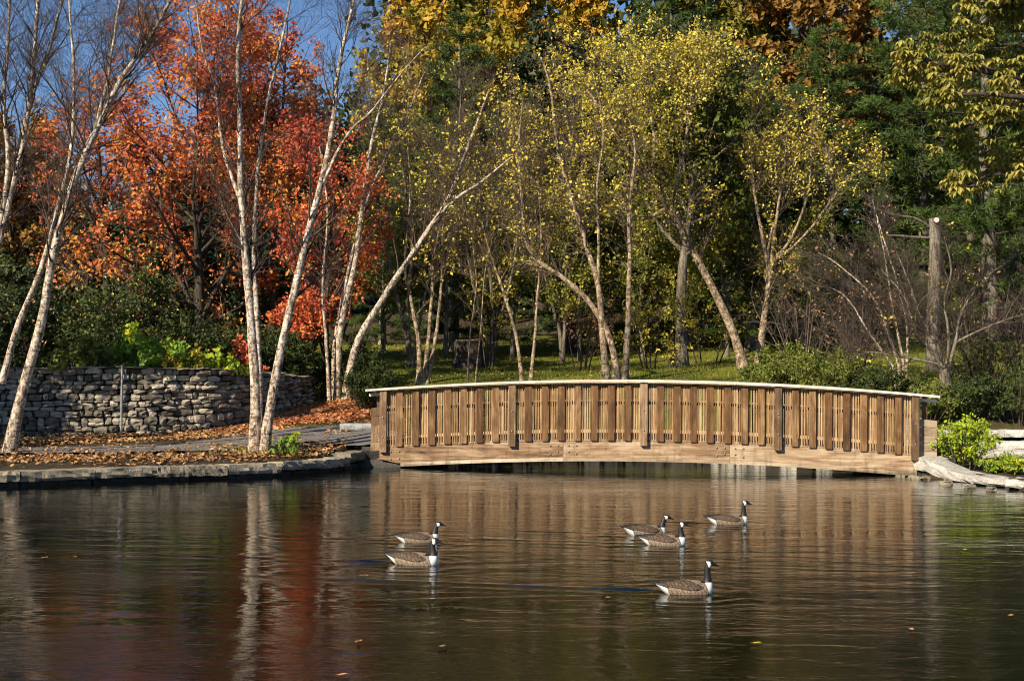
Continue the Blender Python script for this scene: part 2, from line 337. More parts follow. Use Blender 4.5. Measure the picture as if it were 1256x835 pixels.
M['trim'] = wood_mat('worn_trim', [(0.15, (0.20, 0.13, 0.08)), (0.5, (0.42, 0.32, 0.21)), (0.8, (0.60, 0.52, 0.40))], 'x')
M['cap'] = wood_mat('bleached_cap_rail', [(0.3, (0.46, 0.40, 0.32)), (0.55, (0.64, 0.58, 0.50)), (0.8, (0.74, 0.70, 0.63))], 'x')
M['deck'] = wood_mat('deck_plank', [(0.3, (0.20, 0.14, 0.09)), (0.7, (0.42, 0.33, 0.23))], 'x')
M['steel'] = plain_mat('galvanised_steel', (0.32, 0.33, 0.34), 0.5, 0.7)
M['boltm'] = plain_mat('bolt_steel', (0.30, 0.27, 0.23), 0.5, 0.5)
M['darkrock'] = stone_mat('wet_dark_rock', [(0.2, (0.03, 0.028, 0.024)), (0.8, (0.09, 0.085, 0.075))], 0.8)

# ------------------------------------------------------------------ the ground
ctrl = []
def cp(px, py, Y): ctrl.append(W(px, py, Y))
for a in [(-150, 580, 26.5), (0, 578, 27.3), (150, 574, 28.6), (300, 571, 30.2), (400, 563, 32.0), (455, 545, 34.0), (12, 556, 31.1), (318, 553, 32.2),
          (-120, 536, 37), (100, 532, 37.6), (220, 531, 38), (307, 519, 39.5), (369, 502, 43), (385, 494, 45), (455, 528, 36.5), (413, 492, 44), (440, 488, 44),
          (480, 470, 47), (515, 470, 46), (470, 432, 58), (560, 425, 64), (640, 465, 46), (755, 466, 44), (912, 455, 46), (930, 446, 48), (835, 452, 52), (700, 432, 60),
          (862, 412, 64), (1165, 490, 40), (1060, 478, 42), (1256, 500, 40), (1256, 585, 29), (1180, 577, 32), (1135, 568, 32.2), (1200, 564, 34.4), (1256, 566, 34.4), (1200, 529, 37.4), (1300, 529, 37.4), (1350, 590, 28), (1400, 500, 40)]: cp(*a)
for x, y, z in [(-12, 42, 1.4), (-20, 36, 0.9), (-25, 50, 2.0), (-10, 55, 2.6), (-30, 70, 3.2), (0, 75, 4.4), (15, 70, 5.0), (30, 60, 4.0), (30, 40, 2.0), (22, 26, 0.8), (-22, 22, 0.5),
                (-40, 110, 5.0), (0, 110, 10), (40, 110, 10), (-70, 60, 2), (70, 60, 4), (0, 200, 22), (-100, 200, 8), (100, 200, 22), (0, -30, 1.2), (-60, 0, 1), (60, 0, 1), (0, 1, 0.65), (-10, 1, 0.65), (10, 1, 0.65)]:
    ctrl.append(np.array([x, y, z], float))
ctrl = np.array(ctrl)
def tps_fit(P, z, lam=0.02):
    n = len(P); d = np.linalg.norm(P[:, None] - P[None], axis=2) / 10
    K = np.where(d > 0, d * d * np.log(d + 1e-9), 0) + lam * np.eye(n)
    A = np.zeros((n + 3, n + 3)); A[:n, :n] = K; Q = np.c_[np.ones(n), P / 10]; A[:n, n:] = Q; A[n:, :n] = Q.T
    return np.linalg.solve(A, np.r_[z, 0, 0, 0])
_tw = tps_fit(ctrl[:, :2], ctrl[:, 2])
def land_z(x, y):
    x = np.asarray(x, float); y = np.asarray(y, float)
    q = np.stack([x.ravel(), y.ravel()], 1); n = len(ctrl); r = np.empty(len(q))
    for s in range(0, len(q), 20000):
        qq = q[s:s + 20000]; d = np.linalg.norm(qq[:, None] - ctrl[None, :, :2], axis=2) / 10
        r[s:s + 20000] = np.where(d > 0, d * d * np.log(d + 1e-9), 0) @ _tw[:n] + np.c_[np.ones(len(qq)), qq / 10] @ _tw[n:]
    return np.maximum(r, 0.16).reshape(x.shape)

# the pond outline, on the water plane
left_shore = [WZ(px, py)[:2] for px, py in [(-260, 606), (-100, 600), (0, 597), (140, 591.5), (300, 586), (400, 578.5), (445, 572), (466, 564)]]
right_shore = [WZ(px, py)[:2] for px, py in [(1124, 586), (1180, 593), (1256, 604), (1340, 618)]]
POND = np.array([(-30, 4), (-30, 19)] + [tuple(p) for p in left_shore] + [(-3.3, 36.2), (-1.5, 37.6), (3, 38.2), (7, 37.8), (9.3, 36.6), (9.6, 34.0)] + [tuple(p) for p in right_shore] + [(22, 20), (26, 10), (20, 4)])
def pond_sd(x, y):
    """signed distance to the pond outline, positive on land."""
    x = np.asarray(x, float); y = np.asarray(y, float); sh = x.shape; x = x.ravel(); y = y.ravel()
    best = np.full(x.shape, 1e9); ins = np.zeros(x.shape, bool); n = len(POND)
    for i in range(n):
        a, b = POND[i], POND[(i + 1) % n]; e = b - a
        t = np.clip(((x - a[0]) * e[0] + (y - a[1]) * e[1]) / (e @ e), 0, 1)
        best = np.minimum(best, np.hypot(x - a[0] - t * e[0], y - a[1] - t * e[1]))
        c = ((a[1] > y) != (b[1] > y)) & (x < (b[0] - a[0]) * (y - a[1]) / (b[1] - a[1] + 1e-12) + a[0]); ins ^= c
    return np.where(ins, -best, best).reshape(sh)
def ground_z(x, y):
    s = pond_sd(x, y); t = np.clip((s + 0.0) / 0.35, 0, 1); t = t * t * (3 - 2 * t)
    return -0.8 + (land_z(x, y) + 0.8) * t
def gz(x, y): return float(ground_z(np.array([x]), np.array([y]))[0])
def G(px, py):
    """the point of the ground seen at a pixel."""
    Y = np.linspace(20, 90, 1400); d = _f + _x * ((px - CX) / FPX) - _u * ((py - CY) / FPX)
    X = CAM[0] + d[0] / d[1] * Y; Z = CAM[2] + d[2] / d[1] * Y; g = land_z(X, Y); g = np.where(pond_sd(X, Y) > 0, g, -5)
    i = int(np.argmax(Z <= g)) if (Z <= g).any() else 600
    return np.array([X[i], Y[i], g[i]])

def grid_axis(lo, a, b, hi, fine, coarse):
    return np.concatenate([np.arange(lo, a, coarse), np.arange(a, b, fine), np.arange(b, hi + 0.1, coarse)])
gx = grid_axis(-140, -18, 20, 140, 0.3, 4.0); gy = np.concatenate([np.arange(-60, 22, 4.0), np.arange(22, 47, 0.2), np.arange(47, 66, 0.5), np.arange(66, 260, 4.0)])
XX, YY = np.meshgrid(gx, gy); ZZ = ground_z(XX, YY)
_rg = np.random.default_rng(1)
ZZ = ZZ + np.where(pond_sd(XX, YY) > 0.4, 0.02 * np.sin(XX * 2.1 + 1.3 * np.sin(YY * 1.7)) * np.sin(YY * 2.3), 0)
nx, ny = len(gx), len(gy)
ii = (np.arange(ny - 1)[:, None] * nx + np.arange(nx - 1)[None, :]).ravel()
gme = mesh('ground', np.stack([XX, YY, ZZ], -1).reshape(-1, 3), np.stack([ii, ii + 1, ii + nx + 1, ii + nx], 1), True)
lawn_poly_c = np.array([6.0, 52.0])
lm = np.clip(1.4 - np.hypot((XX - 3.0) / 16, (YY - 53) / 13.5), 0, 1)
lm = np.clip(lm * 2.2, 0, 1)
at = gme.attributes.new('lawn', 'FLOAT', 'POINT'); at.data.foreach_set('value', lm.ravel().astype(np.float32))
def ground_mat():
    m, nt, ns, ln, out = mat_new('ground_soil_lawn'); p = world_pos(nt)
    a = nd(nt, 'ShaderNodeAttribute', attribute_name='lawn').outputs['Fac']
    n1 = noise(nt, p, 0.8, 6, 0.6); n2 = noise(nt, p, 9, 6, 0.7); n3 = noise(nt, p, 40, 3, 0.7)
    grass = ramp(nt, mth(nt, 'ADD', mth(nt, 'MULTIPLY', n1, 0.5), mth(nt, 'MULTIPLY', n2, 0.5)), [(0.35, (0.07, 0.09, 0.012)), (0.5, (0.15, 0.17, 0.02)), (0.65, (0.27, 0.24, 0.04))])
    soil = ramp(nt, mth(nt, 'ADD', mth(nt, 'MULTIPLY', n2, 0.6), mth(nt, 'MULTIPLY', n3, 0.4)), [(0.35, (0.028, 0.02, 0.014)), (0.55, (0.075, 0.052, 0.035)), (0.72, (0.15, 0.10, 0.06))])
    f = mth(nt, 'ADD', a, mth(nt, 'MULTIPLY', mth(nt, 'SUBTRACT', n1, 0.5), 1.2), clamp=True)
    c = nd(nt, 'ShaderNodeMix', {0: f, 6: soil, 7: grass}, data_type='RGBA').outputs[2]
    b = nd(nt, 'ShaderNodeBsdfPrincipled', {'Base Color': c, 'Roughness': 0.95, 'Specular IOR Level': 0.15})
    bp = nd(nt, 'ShaderNodeBump', {'Strength': 0.8, 'Distance': 0.05, 'Height': mth(nt, 'ADD', n2, n3)}); ln.new(bp.outputs[0], b.inputs['Normal'])
    ln.new(b.outputs[0], out.inputs[0]); return m
obj('ground', gme, ground_mat(), kind='structure')

# path
def asphalt():
    m, nt, ns, ln, out = mat_new('path_asphalt'); p = world_pos(nt)
    n1 = noise(nt, p, 1.6, 5, 0.6); n2 = noise(nt, p, 60, 3, 0.7)
    c = ramp(nt, mth(nt, 'ADD', mth(nt, 'MULTIPLY', n1, 0.7), mth(nt, 'MULTIPLY', n2, 0.3)), [(0.35, (0.10, 0.092, 0.086)), (0.65, (0.22, 0.205, 0.19))])
    b = nd(nt, 'ShaderNodeBsdfPrincipled', {'Base Color': c, 'Roughness': 0.9, 'Specular IOR Level': 0.25})
    bp = nd(nt, 'ShaderNodeBump', {'Strength': 0.5, 'Distance': 0.01, 'Height': n2}); ln.new(bp.outputs[0], b.inputs['Normal'])
    ln.new(b.outputs[0], out.inputs[0]); return m
def ribbon(name, pts, wl_, wr_, mat, lift=0.03, n=90):
    c = spline([np.array([p[0], p[1], 0]) for p in pts], n)[:, :2]
    t = nrm(np.gradient(c, axis=0)); nn = np.stack([-t[:, 1], t[:, 0]], 1)
    k = 9; s = np.linspace(-1, 1, k)
    w = np.interp(np.linspace(0, 1, n), np.linspace(0, 1, len(wl_)), wl_)
    wig = 0.10 * np.sin(np.arange(n) * 0.9) + 0.07 * np.sin(np.arange(n) * 2.3)
    XY = c[:, None] + nn[:, None] * (s[None, :, None] * (w + wig)[:, None, None])
    Z = land_z(XY[..., 0], XY[..., 1]) + lift + 0.02
    i = (np.arange(n - 1)[:, None] * k + np.arange(k - 1)[None]).ravel()
    return obj(name, mesh(name, np.concatenate([XY, Z[..., None]], -1).reshape(-1, 3), np.stack([i, i + 1, i + k + 1, i + k], 1), True), mat, kind='structure')
path_pts = [G(-180, 557), G(-60, 556), G(60, 554), G(160, 552), G(240, 549.5), G(320, 541), G(385, 533), np.array([-3.6, 34.9, 0]), np.array([-2.9, 34.3, 0])]
ribbon('path', path_pts, [1.1, 1.1, 1.1, 1.1, 1.1, 1.3, 1.7, 1.3, 1.0], None, asphalt())

# ------------------------------------------------------------------ the water, with the geese's wakes as real ripples
GEESE = [  # tail px, bill px, waterline py, length scale handled below
    (797, 884, 727.0), (467, 546, 691.5), (480, 549, 664.5), (757, 829, 656.0), (779, 848, 668.0), (861, 924, 642.5)]
gpos = []
for a, b, y in GEESE:
    p = WZ((a + b) / 2, y); gpos.append((p, (b - a) / FPX * p[1]))
wx = np.concatenate([np.linspace(-22, -8.5, 24), np.linspace(-8.3, 5.5, 130), np.linspace(5.8, 24, 24)]); wy = np.concatenate([np.linspace(-8, 12.5, 9), np.geomspace(13.0, 23.5, 420), np.linspace(23.7, 39.5, 90)])
wX, wY = np.meshgrid(wx, wy); wZ = np.zeros_like(wX)
for k, (p, L) in enumerate(gpos):
    back = (p[0] - 0.15) - wX
    for sgn, amp in ((1, 1.0), (-1, 0.35)):
        yy = p[1] + sgn * (0.10 + 0.19 * np.maximum(back, 0)); d = wY - yy
        env = np.where(back > 0, np.clip(back / 0.4, 0, 1) * np.exp(-back / (3.6 if k == 0 else 2.6 if k == 1 else 1.4)), 0)
        w = 0.085 + 0.012 * np.maximum(back, 0)
        wob = 0.6 + 0.35 * np.sin(wX * 4.7 + k * 2 + wY * 3) + 0.3 * np.sin(wX * 1.9 + k - wY * 5)
        wZ += amp * (0.030 if k in (0, 1) else 0.018) * env * np.clip(wob, 0.15, 1.2) * np.exp(-(d / w) ** 2) * np.cos(d / w * 1.2)
        wZ += amp * 0.008 * env * np.exp(-((d + sgn * 0.33) / w) ** 2)
    rr = np.hypot(wX - p[0], (wY - p[1]))
    wZ += 0.0035 * np.exp(-((rr - 0.5) / 0.45) ** 2) * np.sin(rr * 22)
nx, ny = len(wx), len(wy); ii = (np.arange(ny - 1)[:, None] * nx + np.arange(nx - 1)[None]).ravel()
def water_mat():
    m, nt, ns, ln, out = mat_new('pond_water'); p = world_pos(nt)
    def mp(s): return nd(nt, 'ShaderNodeMapping', {'Vector': p, 'Scale': s}).outputs[0]
    a = noise(nt, mp((0.7, 1.6, 1)), 1.6, 3, 0.5, 0.3)
    b_ = noise(nt, mp((1.0, 2.2, 1)), 6.0, 3, 0.55, 0.4)
    c_ = noise(nt, mp((1.0, 1.8, 1)), 18.0, 3, 0.55)
    calm = nd(nt, 'ShaderNodeMapRange', {'Value': noise(nt, mp((0.12, 0.5, 1)), 1.2, 3, 0.5), 'From Min': 0.35, 'From Max': 0.65, 'To Min': 0.35, 'To Max': 1.5}).outputs[0]
    h = mth(nt, 'ADD', mth(nt, 'MULTIPLY', a, 0.015), mth(nt, 'MULTIPLY', calm, mth(nt, 'ADD', mth(nt, 'MULTIPLY', b_, 0.0027), mth(nt, 'MULTIPLY', c_, 0.0010))))
    bp = nd(nt, 'ShaderNodeBump', {'Strength': 1.0, 'Distance': 1.0, 'Height': h})
    b = nd(nt, 'ShaderNodeBsdfPrincipled', {'Base Color': (0.0035, 0.004, 0.002, 1), 'Roughness': 0.02, 'IOR': 1.333, 'Specular IOR Level': 0.5})
    ln.new(bp.outputs[0], b.inputs['Normal']); ln.new(b.outputs[0], out.inputs[0]); return m
obj('pond_water', mesh('pond_water', np.stack([wX, wY, wZ], -1).reshape(-1, 3), np.stack([ii, ii + 1, ii + nx + 1, ii + nx], 1), True), water_mat(), kind='structure')

# ------------------------------------------------------------------ stones
def stone_variants(n, rng, rough=0.12, power=4.6):
    import itertools
    out = []
    lin = [-1, 0, 1]; vid = {}; V = []; F = []
    for c in itertools.product(lin, repeat=3):
        if max(map(abs, c)) == 1: vid[c] = len(V); V.append(c)
    for ax in range(3):
        o1, o2 = [k for k in range(3) if k != ax]
        for s in (-1, 1):
            for i in (-1, 0):
                for j in (-1, 0):
                    q = []
                    for di, dj in ((0, 0), (1, 0), (1, 1), (0, 1)):
                        c = [0, 0, 0]; c[ax] = s; c[o1] = i + di; c[o2] = j + dj; q.append(vid[tuple(c)])
                    nn = np.zeros(3); nn[ax] = 1; e1 = np.zeros(3); e1[o1] = 1; e2 = np.zeros(3); e2[o2] = 1
                    if np.dot(np.cross(e1, e2), nn) * s < 0: q = q[::-1]
                    F.append(q)
    V = np.array(V, float); F = np.array(F)
    for k in range(n):
        p = V / ((np.abs(V) ** power).sum(1, keepdims=True) ** (1 / power)) * 1.05
        p = p + rng.normal(size=p.shape) * rough
        p *= 0.5
        out.append((p, F))
    return out
rng = np.random.default_rng(7)
SV = stone_variants(12, rng); SME = [mesh('stone', v, f, False) for v, f in SV]
for me in SME: me.materials.append(M['wallstone'])

# stacked stone wall on the left
wall_pix = [(-140, 535, 449, 37.2), (20, 533, 450, 37.4), (150, 531, 450, 37.5), (220, 530, 451, 38.0), (270, 525, 453, 38.6), (307, 519, 455, 39.6), (335, 511, 457, 41.2), (362, 503, 460, 43.0), (386, 496, 463, 45.5)]
wb = np.array([W(a, b, Y) for a, b, t, Y in wall_pix]); wt_ = np.array([W(a, t, Y) for a, b, t, Y in wall_pix])
wpath = spline(np.c_[wb[:, :2], np.minimum(wb[:, 2], land_z(wb[:, 0], wb[:, 1])) - 0.05], 400); wtop = spline(wt_, 400)[:, 2]
wlen = np.r_[0, np.cumsum(np.linalg.norm(np.diff(wpath[:, :2], axis=0), axis=1))]
def wall_at(s):
    x = np.interp(s, wlen, wpath[:, 0]); y = np.interp(s, wlen, wpath[:, 1]); zb = np.interp(s, wlen, wpath[:, 2]); zt = np.interp(s, wlen, wtop)
    e = 0.15; dx = np.interp(s + e, wlen, wpath[:, 0]) - np.interp(s - e, wlen, wpath[:, 0]); dy = np.interp(s + e, wlen, wpath[:, 1]) - np.interp(s - e, wlen, wpath[:, 1])
    return x, y, zb, zt, math.atan2(dy, dx)
wall = thing('stone_wall', 'curved dry stacked grey stone wall behind the leaf covered bank', 'wall', tuple(wpath[200]))
wloc = wpath[200]
# earth core behind the stones
nc = 120; cs = np.linspace(0, wlen[-1], nc); Vc = []
for s in cs:
    x, y, zb, zt, a = wall_at(s); n = np.array([-math.sin(a), math.cos(a)])
    for off, z in ((0.24, zb - 0.3), (0.24, zt - 0.10), (0.62, zt - 0.10), (0.62, zb - 0.3)): Vc.append((x + n[0] * off, y + n[1] * off, z))
Vc = np.array(Vc) - wloc; i = (np.arange(nc - 1)[:, None] * 4 + np.arange(3)[None]).ravel()
obj('core', mesh('wall_core', Vc, [np.stack([i, i + 4, i + 5, i + 1], 1), np.array([[0, 1, 2, 3], [4 * nc - 1, 4 * nc - 2, 4 * nc - 3, 4 * nc - 4]])]), M['darkrock'], wall)
spec = []; row_f = 0.0
rows = []
while row_f < 1.0:
    h = rng.uniform(0.055, 0.125); rows.append((row_f, min(row_f + h, 1.0))); row_f += h
for r0, r1 in rows:
    s = rng.uniform(-0.3, 0)
    while s < wlen[-1]:
        w = rng.choice([rng.uniform(0.14, 0.26), rng.uniform(0.24, 0.5)], p=[0.55, 0.45]); last = r1 >= 0.999
        if last: w *= 1.3
        x, y, zb, zt, a = wall_at(min(s + w / 2, wlen[-1])); H = zt - zb
        wv = 0.018 * math.sin(s * 2.1 + r0 * 9) + 0.012 * math.sin(s * 5.3 + r0 * 21)
        z0, z1 = zb + H * r0 + wv * (r0 > 0), zb + H * r1 + wv
        n = np.array([-math.sin(a), math.cos(a)]); off = rng.normal(0.14, 0.05)
        if rng.random() < 0.16 and (z1 - z0) > 0.14:      # two thin ones instead of one
            zm = z0 + (z1 - z0) * rng.uniform(0.4, 0.6)
            parts_ = [(z0, zm), (zm, z1)]
        else: parts_ = [(z0, z1)]
        for q0, q1 in parts_:
            spec.append((x + n[0] * off, y + n[1] * off, (q0 + q1) / 2, w * 0.97, rng.uniform(0.3, 0.42) if not last else 0.6, (q1 - q0) * 1.0, a + rng.normal(0, 0.06), rng.normal(0, 0.07)))
        s += w
spec.sort(key=lambda t: -(t[3] * t[5]) * (1.0 if -13.4 < t[0] else 0.2))
jV, jF, off = [], [], 0
for k, (x, y, z, w, d, h, a, tl) in enumerate(spec):
    v = int(rng.integers(0, 12))
    if k < 296:
        o = obj('stone', SME[v], None, wall, (x - wloc[0], y - wloc[1], z - wloc[2])); o.rotation_euler = (0, tl, a); o.scale = (w, d, h)
    else:
        Rm = np.array(Matrix.Rotation(a, 3, 'Z') @ Matrix.Rotation(tl, 3, 'Y'))
        jV.append((SV[v][0] * (w, d, h)) @ Rm.T + np.array([x, y, z]) - wloc); jF.append(SV[v][1] + off); off += len(SV[v][0])
obj('small_stones', mesh('small_stones', np.concatenate(jV), np.concatenate(jF)), M['wallstone'], wall, kind='stuff')

def slab_mesh(name, L, D, H, rng, mat, jag=0.02, nx=10):
    """a long stone block: flat-ish top, broken front edge."""
    ny, nz = 4, 4
    def f(u, v, w): return np.array([(u - 0.5) * L, (v - 0.5) * D, (w - 0.5) * H])
    import bmesh
    bm = bmesh.new(); bmesh.ops.create_cube(bm, size=1.0)
    bmesh.ops.subdivide_edges(bm, edges=[e for e in bm.edges if abs(e.verts[0].co.x - e.verts[1].co.x) > 0.5], cuts=nx, use_grid_fill=True)
    bmesh.ops.subdivide_edges(bm, edges=[e for e in bm.edges if abs(e.verts[0].co.z - e.verts[1].co.z) > 0.5 or abs(e.verts[0].co.y - e.verts[1].co.y) > 0.5], cuts=2, use_grid_fill=True)
    for v in bm.verts:
        c = v.co; e = sum(1 for q in (c.y, c.z) if abs(q) > 0.49)
        s = 0.93 if e == 2 else 1.0
        v.co = Vector((c.x * L + rng.normal(0, jag * 0.4), c.y * D * s + rng.normal(0, jag), c.z * H * s + rng.normal(0, jag * 0.5)))
    me = bpy.data.meshes.new(name); bm.to_mesh(me); bm.free(); me.materials.append(mat)
    return me

# the left bank's stone edging
edge = np.array([WZ(px, py)[:2] for px, py in [(-170, 602), (-80, 599), (0, 597), (140, 591.5), (300, 586), (360, 582), (400, 578.5), (430, 574.5), (452, 570.5), (470, 566)]])
ep = spline(np.c_[edge, np.zeros(len(edge))], 300)[:, :2]; el = np.r_[0, np.cumsum(np.linalg.norm(np.diff(ep, axis=0), axis=1))]
loc = (*ep[150], 0.0)
edging = thing('stone_edging', 'low grey stone edging along the left bank of the pond', 'edging', loc)
s = 0.0
while s < el[-1] - 0.2:
    L = min(rng.uniform(0.7, 1.5), el[-1] - s); 
    if el[-1] - s - L < 0.35: L = el[-1] - s
    a = np.array([np.interp(s, el, ep[:, 0]), np.interp(s, el, ep[:, 1])]); b = np.array([np.interp(s + L, el, ep[:, 0]), np.interp(s + L, el, ep[:, 1])])
    mid = (a + b) / 2; ang = math.atan2(b[1] - a[1], b[0] - a[0]); n = np.array([-math.sin(ang), math.cos(ang)])
    c = mid + n * 0.12; tz = 0.285 + 0.24 * max(0, (s + L / 2) / el[-1] - 0.74) / 0.26 + rng.normal(0, 0.008); H = 0.17 + rng.uniform(0, 0.05)
    o = obj('edging_stone', slab_mesh('edging_stone', float(np.linalg.norm(b - a)) - 0.015, 0.50, H, rng, M['curbstone'], 0.014), None, edging, (c[0] - loc[0], c[1] - loc[1], tz - H / 2))
    o.rotation_euler = (rng.normal(0, 0.02), rng.normal(0, 0.01), ang)
    # footing course, set back and half under water
    if rng.random() < 0.9:
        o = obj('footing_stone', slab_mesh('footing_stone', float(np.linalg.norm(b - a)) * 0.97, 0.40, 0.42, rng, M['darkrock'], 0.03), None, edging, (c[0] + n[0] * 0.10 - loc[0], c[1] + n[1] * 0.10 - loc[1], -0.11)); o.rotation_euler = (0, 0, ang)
    s += L
for px, py, w in [(300, 583.5, 0.5), (346, 580.5, 0.62), (322, 582.5, 0.28)]:
    p = WZ(px, py, 0.0); o = obj('ledge_rock', slab_mesh('ledge_rock', w, 0.22, 0.12, rng, M['limestone'], 0.02, 4), None, edging, (p[0] - loc[0], p[1] - 0.08 - loc[1], 0.03)); o.rotation_euler = (0, 0, rng.normal(0, 0.1))

# the right bank's pale edging rocks
redge = [((1122, 556), (1150, 562), 31.9, 0.50), ((1150, 562), (1182, 578), 31.2, 0.46), ((1182, 578), (1214, 584), 30.2, 0.30), ((1214, 584), (1252, 588), 29.2, 0.26), ((1252, 588), (1310, 594), 28.2, 0.26)]
loc = tuple(W(1180, 590, 31)); 
redging = thing('limestone_edging', 'bright broken limestone rocks edging the right bank beside the bridge', 'edging', (loc[0], loc[1], 0))
for (a, b, Y, H) in redge:
    A = W(*a, Y + 0.3); B = W(*b, Y - 0.3); mid = (A + B) / 2; dv = B - A; L = float(np.linalg.norm(dv)) + 0.22
    o = obj('edging_rock', slab_mesh('edging_rock', L, 0.62, H * 0.62, rng, M['limestone'], 0.022, 4), None, redging, (mid[0] - loc[0], mid[1] + 0.2 - loc[1], mid[2] - H * 0.31))
    o.rotation_euler = (rng.normal(0, 0.05), -math.atan2(dv[2], math.hypot(dv[0], dv[1])), math.atan2(dv[1], dv[0]))
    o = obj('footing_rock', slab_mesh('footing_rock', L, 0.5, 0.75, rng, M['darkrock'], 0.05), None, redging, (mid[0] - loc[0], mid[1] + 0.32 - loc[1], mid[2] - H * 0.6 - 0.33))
    o.rotation_euler = (0, 0, math.atan2(dv[1], dv[0]))
for px, py in [(1120, 587), (1134, 588), (1160, 594), (1190, 598), (1216, 601), (1104, 585.5)]:
    p = WZ(px, py); o = obj('shore_rock', slab_mesh('shore_rock', rng.uniform(0.12, 0.3), 0.15, 0.1, rng, M['curbstone'], 0.02, 2), None, redging, (p[0] - loc[0], p[1] - loc[1], 0.02))

# pale ledge courses behind it
loc = tuple(W(1200, 545, 36)); ledge = thing('limestone_ledge', 'pale limestone block ledge behind the lime green shrub', 'wall', loc)
for (x0, x1, yt, yb, Y, d) in [(1146, 1400, 527, 536.5, 36.4, 0.5), (1160, 1400, 541, 554, 35.6, 0.55), (1206, 1400, 553, 562, 34.4, 0.6)]:
    x = x0
    while x < x1:
        w = rng.uniform(26, 52); A = W(x, yt, Y); B = W(min(x + w, x1), yb, Y)
        o = obj('ledge_block', slab_mesh('ledge_block', B[0] - A[0] - 0.012, d, A[2] - B[2], rng, M['limestone'], 0.012, 4), None, ledge, ((A[0] + B[0]) / 2 - loc[0], Y + d / 2 - loc[1], (A[2] + B[2]) / 2 - loc[2]))
        x += w
# boulders along the channel behind the bridge
fb = thing('channel_bank_rocks', 'pale rocks along the far bank seen under the bridge', 'rocks', (3.0, 37.6, 0))
for k in range(58):
    t = k / 57; x = -3.0 + 12.2 * t + rng.normal(0, 0.12); y = np.interp(x, [-3.3, -1.5, 3, 7, 9.3], [36.2, 37.5, 38.1, 37.7, 36.5]); bright = (0.68 < t < 0.93 and rng.random() < 0.7) or rng.random() < 0.14; w = rng.uniform(0.12, 0.30) if bright else rng.uniform(0.3, 0.55)
    o = obj('bank_rock', slab_mesh('bank_rock', w, 0.5, rng.uniform(0.35, 0.7), rng, M['limestone'] if bright else M['darkrock'], 0.04, 2), None, fb, (x - 3.0, y + 0.05 - 37.6, 0.15)); o.rotation_euler = (rng.normal(0, 0.1), rng.normal(0, 0.1), rng.normal(0, 0.3))

# flat slab by the bridge end and the pipe by the wall
p = W(437, 519, 36.4)
sl = thing('stone_slab', 'flat pale grey stone slab beside the left end of the bridge', 'stone', (p[0], p[1], p[2] - 0.2))
o = obj('slab_top', slab_mesh('slab_top', 0.82, 0.55, 0.16, rng, M['slab'], 0.012, 5), None, sl, (0, 0, 0.12)); o.rotation_euler = (0, 0, 0.08)
obj('slab_foot', slab_mesh('slab_foot', 0.6, 0.4, 0.34, rng, M['darkrock'], 0.02, 4), None, sl, (0, 0.02, -0.13))
x, y, zb, zt, a = wall_at(float(np.interp(W(151, 500, 37.5)[0], wpath[:, 0], wlen)))
post = thing('pipe_post', 'thin grey metal post standing against the stone wall', 'post', (x, y - 0.16, zb))
V, F = tubes([(np.array([[[0, 0, -0.2], [0, 0, 0.9], [0.004, 0, zt - zb + 0.02]]]), np.full((1, 3), 0.032), 10)]); obj('pipe', mesh('pipe', V, F, True), M['steel'], post)
V, F = tubes([(np.array([[[0, 0, zt - zb + 0.02], [0, 0, zt - zb + 0.05], [0, 0, zt - zb + 0.065]]]), np.array([[0.042, 0.042, 0.006]]), 10)]); obj('pipe_cap', mesh('pipe_cap', V, F, True), M['steel'], post)

# ------------------------------------------------------------------ the arched timber bridge
BL = np.array([-2.98, 33.30]); BR = np.array([9.06, 31.95])
blen = float(np.linalg.norm(BR - BL)); bdir = (BR - BL) / blen; byaw = math.atan2(bdir[1], bdir[0]); bn = np.array([-bdir[1], bdir[0]])
bmid = (BL + BR) / 2; HALF = blen / 2; RISE = 0.24
def arc(s): return RISE * (1 - (s / HALF) ** 2)
def slope(s): return math.atan(-2 * RISE * s / HALF ** 2)
ZB, ZT, ZR = 0.0, 0.46, 1.86          # beam bottom, beam top and rail top at the ends
bridge = thing('footbridge', 'arched brown timber footbridge with slatted railings and pale cap rail', 'bridge', (bmid[0], bmid[1], 0), rz=byaw)
WIDTH = 2.1
def curved_bar(name, s0, s1, z0, z1, d0, d1, mat, n=None, taper=None):
    n = n or max(int((s1 - s0) / 0.4), 2); S = np.linspace(s0, s1, n + 1); V = []
    for s in S:
        a = arc(s)
        b = z0 + a
        if taper is not None: b = max(b, taper(s))
        for (y, z) in ((d0, b), (d1, b), (d1, z1 + a), (d0, z1 + a)): V.append((s, y, z))
    F = []
    for i in range(n):
        for j in range(4): F.append([4 * i + j, 4 * i + (j + 1) % 4, 4 * i + 4 + (j + 1) % 4, 4 * i + 4 + j])
    F = [f[::-1] for f in F]
    F += [[0, 1, 2, 3], [4 * n + 3, 4 * n + 2, 4 * n + 1, 4 * n]]
    return obj(name, mesh(name, V, np.array(F)), mat, bridge)
def s_at(px):
    d = _x * ((px - CX) / FPX) + _f; A = np.array([[bdir[0], -d[0]], [bdir[1], -d[1]]]); r = np.linalg.solve(A, -bmid); return float(r[0])
joints = [-HALF - 0.10, s_at(692), s_at(896), HALF + 0.05]
endcut = lambda s: 0.02 + max(0, (-HALF + 0.55) - s) * 0.28
beams = []
